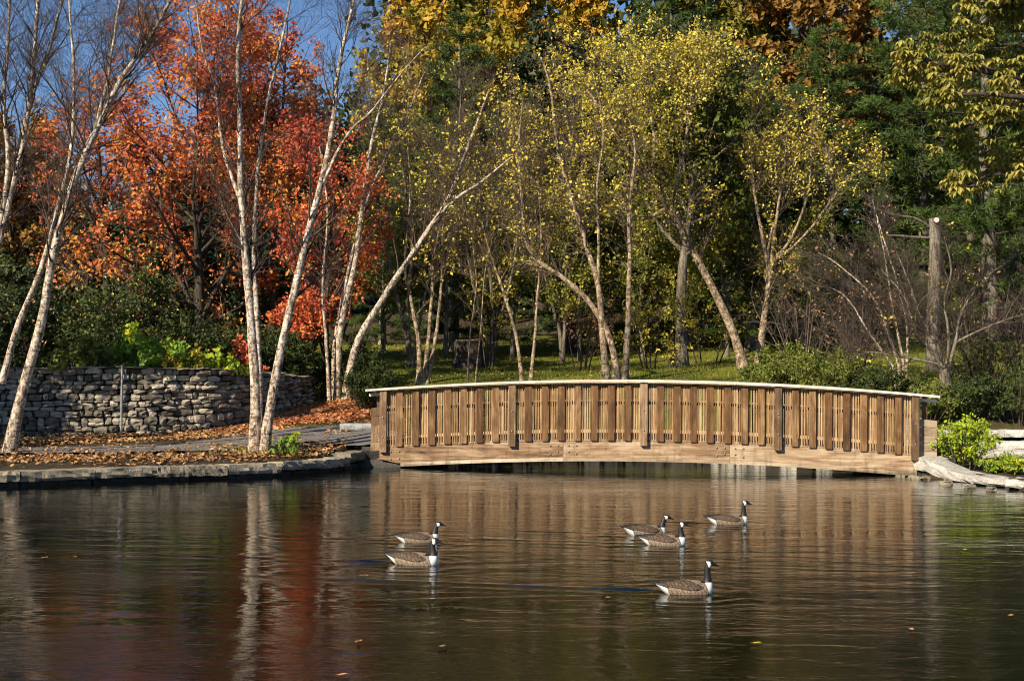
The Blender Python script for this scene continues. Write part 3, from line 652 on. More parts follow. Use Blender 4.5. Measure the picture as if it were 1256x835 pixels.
for k in range(3):
    beams.append(None); beams[k] = curved_bar('beam', joints[k] + 0.003, joints[k + 1] - 0.003, ZB + 0.085, ZT, 0.0, 0.14, M['beam'], taper=endcut)
    curved_bar('lower_beam_trim', joints[k] + 0.003 + (0.5 if k == 0 else 0), joints[k + 1] - 0.003, ZB, ZB + 0.0825, -0.012, 0.13, M['trim'])
    curved_bar('rear_beam', joints[k] + 0.003, joints[k + 1] - 0.003, ZB + 0.05, ZT, WIDTH - 0.14, WIDTH, M['beam'])
curved_bar('middle_beam', -HALF, HALF, ZB + 0.12, ZT, WIDTH / 2 - 0.1, WIDTH / 2 + 0.1, M['beam'])
bolt_me = None
def bolt(s, z, d=-0.008, par=None, off=(0, 0, 0), sc=1.0):
    global bolt_me
    if bolt_me is None:
        P = np.array([[[0, 0.02, 0], [0, -0.008, 0], [0, -0.016, 0], [0, -0.02, 0]]], float); V, F = tubes([(P, np.array([[0.021, 0.021, 0.014, 0.001]]), 8)]); bolt_me = mesh('bolt', V, F, True); bolt_me.materials.append(M['boltm'])
    obj('bolt', bolt_me, None, par or bridge, (s - off[0], d - off[1], z + arc(s) - off[2]))
for s in (joints[0] + 0.27, joints[0] + 0.47): bolt(s, 0.19, par=beams[0]); bolt(s, 0.36, par=beams[0])
for j in (1, 2):
    for ds in (-0.30, -0.12, 0.12, 0.30): bolt(joints[j] + ds, 0.17 if abs(ds) > 0.2 else 0.22, par=beams[j - (ds < 0)]); bolt(joints[j] + ds, 0.36, par=beams[j - (ds < 0)])
UN = blen / 32; bw = 0.152
gap_top = ZR - 0.055
bme = [bevel_box('board', (bw + rng.normal(0, 0.003), 0.038, 1.0), 0.004, M['board']) for _ in range(4)]
sme = bevel_box('slat', (0.030, 0.03, 1.0), 0.003, M['slat'])
PH = gap_top - ZT + 0.10; pme = bevel_box('post', (0.168, 0.10, PH), 0.008, M['postwood']); eme = bevel_box('end_post', (0.10, 0.10, ZR - 0.26), 0.006, M['postwood'])
for side, (yb, ys, yp, sgn) in enumerate(((-0.030, 0.02, -0.062, 1), (WIDTH + 0.030, WIDTH - 0.02, WIDTH + 0.062, -1))):
    for k in range(33):
        s = -HALF + k * UN
        if k % 8 == 0:
            H = PH; o = obj('post', pme, None, bridge, (s, yp, gap_top - H / 2 + arc(s)))
            if side == 0: bolt(s, ZT + 0.26, yp - 0.052, o, o.location); bolt(s, ZT + 0.72, yp - 0.052, o, o.location)
        else:
            H = gap_top - 0.03 - ZT - 0.005 + rng.normal(0, 0.004); o = obj('board', bme[int(rng.integers(0, 4))], None, bridge, (s + rng.normal(0, 0.005), yb, gap_top - 0.03 - H / 2 + arc(s))); o.scale = (1, 1, H)
            o.rotation_euler = (0, rng.normal(0, 0.004), rng.normal(0, 0.01))
        if k < 32:
            for q in range(4):
                ss = s + bw / 2 + (UN - bw) * (q + 0.5) / 4; H = gap_top - 0.03 - ZT - 0.005
                o = obj('baluster', sme, None, bridge, (ss + rng.normal(0, 0.002), ys, gap_top - 0.03 - H / 2 + arc(ss))); o.scale = (1, 1, H); o.rotation_euler = (0, rng.normal(0, 0.003), 0)
    y0 = 0.045 if side == 0 else WIDTH - 0.045 - 0.05
    for nm, z0, z1 in (('top_stringer', gap_top - 0.11, gap_top - 0.02), ('middle_stringer', gap_top - 0.50, gap_top - 0.43), ('bottom_stringer', ZT + 0.10, ZT + 0.19)):
        curved_bar(nm, -HALF, HALF, z0, z1, y0, y0 + 0.05, M['slat'])
    ex0, ex1 = -HALF - 0.42, HALF + 0.52
    cj = [ex0, s_at(692), s_at(900), ex1]
    for k in range(3): curved_bar('cap_rail', cj[k] + 0.002, cj[k + 1] - 0.002, ZR - 0.05, ZR, -0.16 if side == 0 else WIDTH - 0.10, 0.10 if side == 0 else WIDTH + 0.16, M['cap'])
    # wing panels at both ends
    for e in (-1, 1):
        s0, s1 = (-HALF - 0.33, -HALF - 0.10) if e < 0 else (HALF + 0.10, HALF + 0.50)
        yy = 0.10 if side == 0 else WIDTH - 0.16
        zb_, zt_ = (0.40, 1.42) if e < 0 else (0.42, 1.30)
        nb = 5
        for q in range(nb):
            z0 = zb_ + (zt_ - zb_) * q / nb; z1 = zb_ + (zt_ - zb_) * (q + 1) / nb - 0.008
            curved_bar('wing_board', s0, s1, z0, z1, yy, yy + 0.05, M['deck'] if e > 0 else M['postwood'], 1)
        curved_bar('handrail_end', s0 - (0.05 if e < 0 else -0.0), s1 + (0.0 if e < 0 else 0.0), ZR - 0.17, ZR - 0.10, yy, yy + 0.04, M['cap'], 1)
        so = obj('end_post', eme, None, bridge, ((s0 + s1) / 2 + 0.06 * -e, yy + 0.12, (ZR - 0.06 + 0.2) / 2 + arc(s0)))
dme = bevel_box('deck_plank', (0.138, WIDTH - 0.02, 0.04), 0.003, None); dme.materials.append(M['deck'])
nP = int((blen + 0.3) / 0.144)
for k in range(nP):
    s = -HALF - 0.12 + 0.072 + k * 0.144; o = obj('deck_plank', dme, None, bridge, (s, WIDTH / 2 + (0.15 - 0.15), ZT + 0.023 + arc(s))); o.rotation_euler = (0, -slope(s), 0)
# stone abutments under the ends
for lab, s, w in (('dark rough stone abutment under the left end of the bridge', -HALF - 0.15, 1.1), ('dark rough stone abutment under the right end of the bridge', HALF + 0.45, 1.0)):
    c = bmid + bdir * s + bn * WIDTH / 2; ab = thing('abutment', lab, 'abutment', (c[0], c[1], -0.4), 'bridge abutments', rz=byaw)
    for q in range(3):
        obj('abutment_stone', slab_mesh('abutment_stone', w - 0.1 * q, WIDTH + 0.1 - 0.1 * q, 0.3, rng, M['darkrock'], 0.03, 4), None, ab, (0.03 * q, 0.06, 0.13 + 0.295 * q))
# ------------------------------------------------------------------ trees and shrubs
def grp(parent, name, groups, mat, kind=None, loc=None):
    V, F = tubes(groups)
    if len(V) == 0: return None
    if loc is not None: V = V - loc
    return obj(name, mesh(name, V, F, True), mat, parent, kind=kind)
def leaves(parent, name, C, size, rng, mat, loc=None, **kw):
    V, F = leaf_quads(C, size, rng, **kw)
    if loc is not None: V = V - loc
    return obj(name, mesh(name, V, F), mat, parent, kind='stuff')

def stem_line(pts, Y, n, rng, wob=0.03):
    w = []
    for i, p in enumerate(pts):
        w.append(W(p[0], p[1], Y + (p[2] if len(p) > 2 else 0)))
    w = np.array(w); P = spline(w, n)
    P[1:] += np.cumsum(rng.normal(size=(n - 1, 3)) * wob * 0.35, 0) * np.array([1, 1, 0.2]) * np.sin(np.linspace(0, math.pi, n - 1))[:, None]
    return P

def traced(name, label, stems, seed, cat='birch tree', bark='birch', twig='twig', n1=14, n2=120, n3=900, L1=(1.0, 3.0), L2=(0.5, 1.5), L3=(0.25, 0.8), up=0.35, ang=0.75,
           lf=0, lsize=0.08, lmat='yellow', t0=0.3, lt=0.2, group=None, sub=(0.35, 1.0), forced=(), lowcut=None, wig=0.10, extra=None, upper=0.0):
    """a tree whose stems follow the given lines; branches, twigs and leaves grow from them.
       stems: (Y, base radius, top radius, [(px, py[, dY])...])"""
    rng = np.random.default_rng(seed)
    lines = []
    for Y, r0, r1, pts in stems:
        P = stem_line(pts, Y, 26, rng)
        lines.append((P, (r0 + (r1 - r0) * np.linspace(0, 1, 26) ** 0.72) * 0.87))
    b = lines[0][0][0].copy(); g = gz(b[0], b[1])
    loc = np.array([b[0], b[1], g])
    root = thing(name, label, cat, tuple(loc), group)
    for k, (P, R) in enumerate(lines):
        if abs(P[0, 2] - gz(P[0, 0], P[0, 1])) < 1.2:      # a stem from the ground: root it
            P[0, 2] = gz(P[0, 0], P[0, 1]) - 0.15; R[0] *= 1.3; R[1] *= 1.06
        nR = R * (1 + 0.06 * np.sin(np.arange(26) * 1.7 + k))
        grp(root, 'stem', [(P[None], nR[None], 10)], M[bark], loc=loc)
    P0 = np.stack([l[0] for l in lines]); R0 = np.stack([l[1] for l in lines])
    b1, r1_ = spawn(P0, R0, n1, rng, sub[0], sub[1], L1, ang, up, 9, wig, 0.36, 0.006, 0.02, rcap=0.012)
    b2, r2_ = spawn(np.concatenate([b1]), r1_, n2, rng, t0, 1.0, L2, 0.75, up * 0.5, 5, wig * 1.2, 0.6, 0.0045, 0.0)
    b2b, r2b = spawn(P0, R0, max(n2 // 4, 2), rng, sub[0], 1.0, L2, 0.9, up, 5, wig * 1.2, 0.35, 0.0045, 0.0)
    b2 = np.concatenate([b2, b2b]); r2_ = np.concatenate([r2_, r2b])
    b3, r3_ = spawn(b2, r2_, n3, rng, 0.15, 1.0, L3, 0.7, up * 0.3, 3, wig * 1.6, 0.6, 0.0035, 0.0)
    grp(root, 'branches', [(b1, r1_, 6)], M[bark if bark == 'greybark' else twig], 'stuff', loc)
    grp(root, 'twigs', [(b2, r2_, 3), (b3, r3_, 3) if bark == 'birch' else (b3[:, [0, 2]], r3_[:, [0, 2]], 3)], M[twig], 'stuff', loc)
    if lf:
        C = on_twigs(b3, int(lf * 1.6), rng, lt, 0.09, 5)
        if upper:
            z0, z1 = C[:, 2].min(), C[:, 2].max(); pr = ((C[:, 2] - z0) / (z1 - z0)) ** upper; C = C[rng.random(len(C)) < pr]
        C = C[:lf] if upper == 0 else C[rng.permutation(len(C))][:lf]
        leaves(root, 'crown', C, lsize, rng, M[lmat], loc)
    if extra:
        n, sz, mt = extra; leaves(root, 'late_leaves', on_twigs(b3, n, rng, 0.3, 0.05), sz, rng, M[mt], loc)
    return root

def broad(name, label, px, Y, ztop, rx, rz, seed, leaf, n, lsize, bark='darkbark', cat='tree', zc=None, group=None, ry=None, nl=26, n2=260, n3=2200, tr=0.28, low=0.22, bunch=3, jit=0.11, twig='twig', base=None, add=None, aspect=0.65):
    """a broadleaved tree with a crown filling an uneven ellipsoid."""
    rng = np.random.default_rng(seed)
    p = W(px, 454, Y); g = gz(p[0], Y) if base is None else base; loc = np.array([p[0], Y, g])
    ry = ry or rx; zc = zc if zc is not None else ztop - rz
    root = thing(name, label, cat, tuple(loc), group)
    env = (np.array([p[0], Y, zc]), np.array([rx, ry, rz]))
    top = zc + rz * 0.75
    tp = [(p[0], Y, g - 0.3), (p[0] + rng.normal(0, .1), Y, g + (top - g) * 0.3), (p[0] + rng.normal(0, .25), Y + rng.normal(0, .2), g + (top - g) * 0.6), (p[0] + rng.normal(0, .4), Y + rng.normal(0, .3), top)]
    P = spline(tp, 20); R = tr * (1 - 0.9 * np.linspace(0, 1, 20) ** 0.9); R[0] *= 1.45; R[1] *= 1.1
    grp(root, 'trunk', [(P[None], R[None], 10)], M[bark], loc=loc)
    t0 = max((max(zc - rz * 0.9, g + 0.8) - g) / (top - g), low)
    b1, r1 = spawn(P[None], R[None], nl, rng, t0, 0.97, (0.72, 1.05), 1.05, 0.25, 9, 0.10, 0.55, 0.012, 0.03, env=env)
    b2, r2 = spawn(b1, r1, n2, rng, 0.25, 1.0, (rx * 0.22, rx * 0.52), 0.8, 0.1, 5, 0.13, 0.6, 0.007)
    b3, r3 = spawn(b2, r2, n3, rng, 0.15, 1.0, (rx * 0.07, rx * 0.22), 0.8, 0.05, 3, 0.15, 0.6, 0.004)
    grp(root, 'branches', [(b1, r1, 6)], M[bark], 'stuff', loc)
    grp(root, 'twigs', [(b2, r2, 3), (b3[:, [0, 2]], r3[:, [0, 2]], 3)], M[twig], 'stuff', loc)
    C = on_twigs(b3, n, rng, 0.25, jit, bunch)
    q = ((C - env[0]) / env[1]); C = C[(q ** 2).sum(1) < 1.25 + 0.25 * rng.random(len(C))]
    leaves(root, 'crown', C, lsize, rng, M[leaf], loc, aspect=aspect)
    return root

def bush(name, label, x, y, h, r, seed, leaf, n, lsize, cat='shrub', group=None, stems=14, twig='twig', n2=120, n3=700, lean=0.6, bunch=2, jit=0.05, base=None, droop=0.0, aspect=0.6, lt=0.2):
    rng = np.random.default_rng(seed); g = gz(x, y) if base is None else base; loc = np.array([x, y, g])
    root = thing(name, label, cat, tuple(loc), group)
    S = []
    for k in range(stems):
        a = rng.uniform(0, 2 * math.pi); rr = r * math.sqrt(rng.random()); hh = h * math.sqrt(max(1 - (rr / r) ** 2 * 0.75, 0.1)) * rng.uniform(0.7, 1.0)
        b = np.array([x + math.cos(a) * rr * 0.3, y + math.sin(a) * rr * 0.3, g - 0.08]); e = np.array([x + math.cos(a) * rr, y + math.sin(a) * rr, g + hh])
        m_ = (b + e) / 2 + np.array([math.cos(a) * rr * 0.1, math.sin(a) * rr * 0.1, h * 0.12])
        S.append(spline([b, m_, e], 10))
    S = np.array(S); R = np.tile(np.linspace(0.012 + 0.006 * h, 0.004, 10), (stems, 1))
    b2, r2 = spawn(S, R, n2, rng, 0.15, 1.0, (0.12 * (h + r), 0.32 * (h + r)), 0.8, 0.15, 5, 0.12, 0.6, 0.004)
    b3, r3 = spawn(b2, r2, n3, rng, 0.1, 1.0, (0.05 * (h + r), 0.15 * (h + r)), 0.8, 0.1, 3, 0.15, 0.6, 0.003)
    grp(root, 'stems', [(S, R, 5)], M[twig], loc=loc)
    grp(root, 'twigs', [(b2, r2, 3), (b3[:, [0, 2]], r3[:, [0, 2]], 3)], M[twig], 'stuff', loc)
    if n:
        C = on_twigs(b3, n, rng, lt, jit, bunch); C = C[C[:, 2] > g + 0.03]
        leaves(root, 'foliage', C, lsize, rng, M[leaf], loc, droop=droop, aspect=aspect)
    return root

def pine_meshes(seed, H, rad, nw=23, low=0.06):
    """local meshes of one pine: trunk, boughs, needle tufts."""
    rng = np.random.default_rng(seed)
    tp = np.stack([np.cumsum(rng.normal(0, 0.04, 20)), np.cumsum(rng.normal(0, 0.04, 20)), np.linspace(-0.4, H, 20)], 1)
    R = 0.30 * (1 - 0.93 * np.linspace(0, 1, 20)); R[0] *= 1.3
    B = []
    for k in range(nw):
        t = low + (0.985 - low) * (k / (nw - 1)) ** 0.95; z = t * H; c = np.array([np.interp(z, tp[:, 2], tp[:, 0]), np.interp(z, tp[:, 2], tp[:, 1]), z])
        nb = int(rng.integers(4, 7)); a0 = rng.uniform(0, 6.28)
        for q in range(nb):
            a = a0 + q * 6.28 / nb + rng.normal(0, 0.25); L = rad * (1 - ((t - low) / (1 - low)) ** 1.5 * 0.86) * rng.uniform(0.6, 1.1)
            if t < low + 0.12: L *= 0.8
            el = 0.10 + 0.35 * t + rng.normal(0, 0.1); d = np.array([math.cos(a), math.sin(a), 0])
            s = np.linspace(0, 1, 9)[:, None]
            p = c + d * L * s + np.array([0, 0, 1.0]) * L * (math.sin(el) * s - 0.30 * s ** 2 + 0.22 * s ** 4)
            p[1:] += np.cumsum(rng.normal(0, 0.03, (8, 3)), 0); B.append(p)
    B = np.array(B); BR = np.tile(np.linspace(0.05, 0.01, 9), (len(B), 1))
    b2, r2 = spawn(B, BR, len(B) * 14, rng, 0.18, 1.0, (0.35, 1.25), 0.85, 0.02, 5, 0.08, 0.6, 0.006, 0.02)
    b2[:, :, 2] = b2[:, :1, 2] + (b2[:, :, 2] - b2[:, :1, 2]) * 0.45
    C = np.concatenate([on_twigs(b2, len(b2) * 8, rng, 0.15, 0.09), on_twigs(B, len(B) * 6, rng, 0.6, 0.08)])
    n = len(C); k = 7
    D = rng.normal(size=(n, k, 3)); D[:, :, 2] += 0.55; out = C - np.array([0, 0, 0]); hd = out * np.array([1, 1, 0]); D += 0.6 * nrm(hd)[:, None]; D = nrm(D)
    L = rng.uniform(0.15, 0.30, (n, k, 1)); sd_ = nrm(np.cross(D, rng.normal(size=(n, k, 3)))) * 0.018
    V = np.stack([C[:, None] - sd_, C[:, None] + sd_, C[:, None] + D * L], 2).reshape(-1, 3)
    F = np.arange(len(V)).reshape(-1, 3)
    tV, tF = tubes([(tp[None], R[None], 10)]); bV, bF = tubes([(B, BR, 5), (b2, r2, 3)])
    return mesh('pine_trunk', tV, tF, True), mesh('pine_boughs', bV, bF, True), mesh('pine_needles', V, F)
PINES = [pine_meshes(31, 19.0, 5.2), pine_meshes(32, 17.0, 5.0, 21, 0.04)]
def pine(label, px, Y, k, rz, sc, sz=None, mat='pine'):
    p = W(px, 454, Y); r = thing('pine_tree', label, 'pine tree', (p[0], Y, gz(p[0], Y)), 'pines behind the lawn', rz, sc); r.scale = (sc, sc, sz or sc)
    t, b, n = PINES[k]
    obj('trunk', t, M['greybark'], r); obj('boughs', b, M['darkbark'], r, kind='stuff'); obj('needles', n, M[mat], r, kind='stuff'); return r

# --- the far wood, one mass, in front of the hill's crest
def wood_mass():
    rng = np.random.default_rng(5); C = []
    for k in range(120):
        Y = rng.uniform(84, 96); px = rng.uniform(-260, 1500)
        if px < 440: zt = np.interp(px, [-260, 40, 150, 200, 260, 440], [11, 12, 13, 15.5, 18.5, 20.5]) * rng.uniform(0.85, 1.0)
        else: zt = rng.uniform(22, 30)
        p = W(px, 454, Y); g = float(land_z(np.array([p[0]]), np.array([Y]))[0]); r = rng.uniform(3.0, 4.6)
        m_ = 340; d = nrm(rng.normal(size=(m_, 3))); rad = rng.uniform(0.55, 1.05, (m_, 1)); hz = (zt - g) / 2
        C.append(np.array([p[0], Y, g + hz]) + d * rad * np.array([r, r, hz]))
    C = np.concatenate(C); lf_ = C[:, 0] < -8.5; A_ = np.repeat(C[lf_], 6, 0); B_ = np.repeat(C[~lf_], 2, 0); sz = np.r_[np.full(len(A_), 0.34), np.full(len(B_), 0.68)]
    C = np.concatenate([A_, B_]); C = C + rng.normal(size=C.shape) * 0.4
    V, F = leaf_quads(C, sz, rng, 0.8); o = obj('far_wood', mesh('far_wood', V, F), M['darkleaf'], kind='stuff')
    tag(o, 'dark wood filling the slope far behind the lawn', 'wood')
wood_mass()

# --- pines and oaks behind the lawn
pine('rounded green pine above the bare thicket, left of centre', 556, 60, 0, 0.3, 0.78, 0.74)
pine('broad green pine behind the fan shaped birch', 920, 58, 0, 2.1, 0.80, 0.60)
pine('wide green pine just right of the fan shaped birch', 1020, 60, 1, 1.0, 0.9, 0.78)
pine('dark pine behind the broken grey trunk', 1135, 62, 0, 5.0, 0.95)
pine('tall dark pine filling the upper right corner behind the big leaved tree', 1215, 57, 0, 4.0, 1.15)
pine('green pine half hidden behind the leaning yellow birch', 800, 64, 1, 3.0, 0.85)
pine('slim pine seen between spreading birch and golden oak', 690, 68, 1, 5.2, 0.72)
pine('dark low pine at the right edge of the picture', 1300, 60, 1, 2.2, 1.2)
pine('tall pine standing up among the oaks at top centre right', 815, 74, 0, 0.9, 1.0, 1.08)
pine('dark green pine low between red maple and bare thicket', 470, 66, 1, 2.6, 0.66)
pine('tall dark pine rising out of the picture above the broken trunk', 1185, 74, 0, 1.7, 1.3)
OK = dict(group='autumn oaks on the slope', jit=0.16, bunch=4, tr=0.4, nl=34, n2=300, n3=1800)
broad('oak_tree', 'tall yellow and orange oak at the top centre', 665, 77, 24, 6.2, 7.5, 41, 'oak', 24000, 0.33, **OK)
broad('oak_tree', 'golden oak at the top beside the strip of sky', 530, 74, 22.5, 3.9, 6.0, 42, 'oak', 16000, 0.32, **OK)
broad('oak_tree', 'orange brown oak at the top right of centre', 1000, 72, 24, 5.6, 7.0, 43, 'oakbrown', 24000, 0.33, **OK)
broad('oak_tree', 'olive yellow oak at the top between two pines', 890, 76, 25, 5.6, 7.5, 44, 'olive', 20000, 0.33, **OK)
broad('oak_tree', 'yellow green oak at the top right of the golden oak', 590, 80, 25, 5.0, 7.5, 45, 'olive', 17000, 0.33, **OK)

# --- maples and neighbours on the left
MP = dict(cat='maple tree', group='red maples behind the wall', jit=0.13, bunch=9)
broad('maple_tree', 'large red and orange maple behind the stone wall', 245, 47, 15.0, 4.7, 6.2, 51, 'maple', 25000, 0.13, zc=8.8, nl=36, n2=420, n3=3000, tr=0.22, low=0.16, **MP)
broad('maple_tree', 'bright red maple with low hanging clusters right of the paired birch stems', 402, 45.6, 11.2, 2.2, 4.5, 52, 'maple2', 10500, 0.13, zc=6.5, nl=44, n2=360, n3=2600, tr=0.14, low=0.12, **MP)
broad('maple_tree', 'dark crimson maple thinning against the blue sky', 130, 48, 12.4, 3.6, 4.8, 53, 'maple', 5500, 0.14, zc=7.4, nl=26, n2=280, n3=2000, tr=0.2, **MP)
broad('maple_tree', 'tall crimson maple at the top behind the paired birch stems', 335, 50, 15.6, 2.5, 4.6, 56, 'maple2', 8000, 0.145, zc=11.2, nl=30, n2=300, n3=2400, tr=0.2, **MP)
broad('brown_oak', 'brown leaved tree standing just past the left edge', -345, 31.5, 10.0, 2.5, 3.6, 54, 'oakbrown', 12000, 0.15, cat='tree', tr=0.22, jit=0.14, bunch=4, zc=6.2)
broad('rusty_oak', 'rusty oak seen low at the left edge behind the birches', 5, 52, 12.2, 2.2, 5.4, 57, 'oakbrown', 11000, 0.18, cat='tree', tr=0.25, jit=0.14, bunch=4, zc=7.0)
for k, (px, Y, h, r) in enumerate([(205, 52, 4.6, 2.2), (300, 52, 4.4, 2.2), (360, 54, 4.2, 2.0), (110, 52, 4.6, 2.2)]):
    lab = ['dark understory shrub behind the trunk of the large maple', 'dark understory shrub behind the paired birch stems', 'dark understory shrub under the low red clusters', 'dark understory shrub behind the leaning left birch'][k]
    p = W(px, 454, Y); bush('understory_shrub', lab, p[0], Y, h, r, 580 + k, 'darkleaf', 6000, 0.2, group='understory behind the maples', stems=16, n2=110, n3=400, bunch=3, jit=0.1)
broad('dark_evergreen', 'dark conifer tip behind the crimson maple', 42, 60, 11.5, 2.4, 5.0, 55, 'yew', 9000, 0.25, tr=0.2, jit=0.2, bunch=4, zc=6.2)
for k, (px, Y, h, r, lab) in enumerate([(70, 41.2, 3.6, 1.6, 'dark yew at the left end of the stone wall'), (160, 41.4, 3.7, 1.8, 'dense dark green yew rising above the metal post'),
                                         (245, 42.4, 2.8, 1.6, 'dark yew under the orange maple boughs'), (330, 44.5, 2.4, 1.5, 'shadowy yew behind the paired birch stems'), (-20, 41, 4.6, 1.8, 'dark yew cut off by the left edge')]):
    p = W(px, 454, Y); r_ = bush('yew_shrub', lab, p[0], Y, h, r, 60 + k, 'yew', 11000, 0.10, group='yews behind the wall', stems=22, n2=160, n3=800, bunch=3, jit=0.07)
    if k < 3:
        rng = np.random.default_rng(90 + k); C = np.array([p[0], Y - 0.3, gz(p[0], Y)]) + rng.normal(size=(520, 3)) * np.array([r * 0.55, 0.7, h * 0.28]) + np.array([0, 0, h * 0.62])
        leaves(r_, 'caught_leaves', C, 0.085, rng, M['tan' if k != 1 else 'yellow'], np.array(r_.location))
def vine(label, px, Y, h, r, seed, leaf, n, ls):
    x, y, zb, zt, a = wall_at(float(np.interp(W(px, 500, Y)[0], wpath[:, 0], wlen))); p = W(px, 454, Y)
    return bush('leafy_climber', label, p[0], y + 0.75, h, r, seed, leaf, n, ls, 'plant', 'climbers on top of the wall', stems=12, n2=60, n3=240, base=zt - 0.45, bunch=1, aspect=0.85)
vine('yellow green climber spilling on the wall right of the post', 180, 38, 1.45, 1.15, 71, 'vine', 1300, 0.15)
vine('lime green climber at the wall top left of the paired birch stems', 262, 39, 0.9, 0.8, 72, 'lime', 520, 0.16)
vine('dull green climber on the wall top left of the post', 100, 38, 1.2, 1.1, 73, 'shrub', 1100, 0.13)
vine('golden climber on the wall between two lime green ones', 225, 38.4, 1.0, 0.7, 74, 'yellow', 420, 0.12)
p = W(287, 454, 41.5); bush('young_maple', 'small orange leaved sapling above the wall beside the birch', p[0], 41.5, 2.2, 0.7, 75, 'mapler', 700, 0.13, 'sapling', stems=6, n2=40, n3=160)

# --- birches on the left bank
traced('birch_tree', 'leaning birch at the left edge with its base near the water', [
    (31.0, 0.155, 0.03, [(10, 556), (30, 470), (52, 392), (66, 315), (88, 235), (118, 165), (152, 95), (188, 40), (230, -40), (262, -110)]),
    (31.2, 0.085, 0.015, [(88, 235), (103, 190), (122, 150), (140, 70), (152, -10), (158, -90)]),
    (31.6, 0.10, 0.02, [(2, 470, 0.4), (22, 400, 0.3), (52, 330), (70, 270), (92, 180, .5), (96, 90, .8), (88, 0, 1.0), (80, -80, 1.2)])], 101, n1=50, n2=520, n3=4600, L1=(1.0, 3.2), group='pale birches on the left bank', sub=(0.32, 1.0))
traced('birch_tree', 'pale birch stems crossing the blue sky in the upper left corner', [
    (33.5, 0.13, 0.03, [(-60, 548), (-30, 420), (-4, 300), (12, 230), (30, 150), (42, 60), (50, -40), (52, -110)]),
    (33.5, 0.085, 0.02, [(-4, 300), (10, 210), (8, 130), (12, 60), (14, -30), (10, -100)]),
    (33.8, 0.07, 0.015, [(20, 190), (40, 120), (66, 50), (84, -30), (96, -90)])], 102, n1=50, n2=520, n3=4600, L1=(1.0, 3.4), group='pale birches on the left bank', sub=(0.3, 1.0), extra=(70, 0.07, 'yellow'))
traced('birch_tree', 'paired birch stems rising from the bank in front of the wall', [
    (32.2, 0.155, 0.03, [(313, 553), (313, 470), (307, 390), (300, 310), (294, 230), (293, 150), (291, 70), (298, -20), (306, -110)]),
    (32.2, 0.145, 0.03, [(323, 553), (335, 478), (351, 400), (372, 318), (396, 225), (409, 150), (415, 85), (432, 10), (450, -80)]),
    (32.5, 0.10, 0.02, [(319, 553, .2), (318, 470, .3), (314, 380, .5), (311, 300, .6), (316, 200, .7), (330, 110, .8), (352, 20, .9), (366, -70, 1.0)]),
    (32.2, 0.05, 0.012, [(396, 225), (425, 165), (455, 135), (490, 90, .4), (520, 60, .6)]),
    (32.2, 0.055, 0.012, [(296, 250), (276, 190), (266, 120), (248, 60), (238, -20)])], 103, n1=60, n2=620, n3=4200, L1=(0.9, 3.0), group='pale birches on the left bank', sub=(0.3, 1.0))
traced('birch_tree', 'white birch clump behind the bridge end with one stem leaning far right', [
    (44.0, 0.17, 0.03, [(424, 492), (436, 425), (468, 368), (508, 305), (545, 247), (566, 195), (584, 150), (600, 110)]),
    (44.0, 0.09, 0.015, [(530, 275), (560, 243), (592, 222), (622, 196), (640, 184)]),
    (44.3, 0.14, 0.03, [(413, 492), (418, 400), (436, 320), (446, 245), (456, 180), (470, 120), (480, 50)]),
    (44.3, 0.10, 0.02, [(410, 492, .3), (411, 420, .3), (428, 330, .4), (452, 240, .5), (476, 190, .6), (500, 140, .8), (520, 90, 1.0)]),
    (44.0, 0.08, 0.02, [(404, 490), (400, 420), (395, 340), (400, 260), (392, 180)])], 104, n1=52, n2=480, n3=3000, L1=(0.9, 2.8), lf=1500, lsize=0.095, group='pale birches on the left bank')

# --- yellow birches behind the bridge
YB = dict(bark='ybirch', twig='paletwig', group='yellow leaved birches behind the bridge', lmat='yellow')
traced('birch_tree', 'slim three stemmed birch just above the left end of the railing', [
    (46, 0.12, 0.02, [(514, 473), (514, 420), (508, 380), (498, 320), (504, 240), (500, 180)]),
    (46, 0.10, 0.02, [(520, 473), (526, 400), (530, 330), (528, 250), (534, 170)]),
    (46, 0.10, 0.02, [(523, 473), (533, 420), (541, 350), (544, 270), (556, 190)])], 111, n1=26, n2=220, n3=1800, L1=(0.7, 2.2), lf=900, lsize=0.09, **YB)
traced('birch_tree', 'pair of thin bent saplings left of the grey stump', [
    (45, 0.035, 0.01, [(573, 470), (577, 410), (585, 350), (580, 300), (586, 230)]),
    (45, 0.035, 0.01, [(583, 470), (590, 400), (596, 330), (610, 260), (612, 200)])], 112, n1=18, n2=150, n3=900, L1=(0.5, 1.6), lf=450, lsize=0.085, **YB)
traced('birch_tree', 'two thin tan stems in front of the dark lawn trees', [
    (45, 0.085, 0.02, [(641, 467), (632, 410), (617, 360), (602, 315), (590, 270), (588, 230)]),
    (45, 0.08, 0.02, [(651, 467), (656, 410), (660, 355), (664, 290), (660, 220)])], 113, n1=22, n2=180, n3=1500, L1=(0.6, 2.0), lf=900, lsize=0.085, **YB, extra=(250, 0.09, 'tan'))
traced('birch_tree', 'spreading yellow birch clump in the middle of the bridge', [
    (43.5, 0.15, 0.03, [(744, 467), (739, 410), (734, 350), (716, 290), (700, 240), (684, 180), (676, 110), (664, 70)]),
    (43.5, 0.14, 0.03, [(758, 467), (748, 415), (724, 372), (692, 342), (657, 318), (643, 290), (640, 240), (636, 180), (642, 120)]),
    (43.5, 0.14, 0.03, [(766, 467), (770, 400), (772, 330), (770, 260), (778, 190), (768, 130)]),
    (43.5, 0.07, 0.02, [(734, 350), (733, 290), (730, 230), (738, 160), (730, 100)])], 114, n1=52, n2=480, n3=3600, L1=(0.8, 2.6), lf=5200, lsize=0.095, upper=0.8, **YB, extra=(500, 0.09, 'tan'))
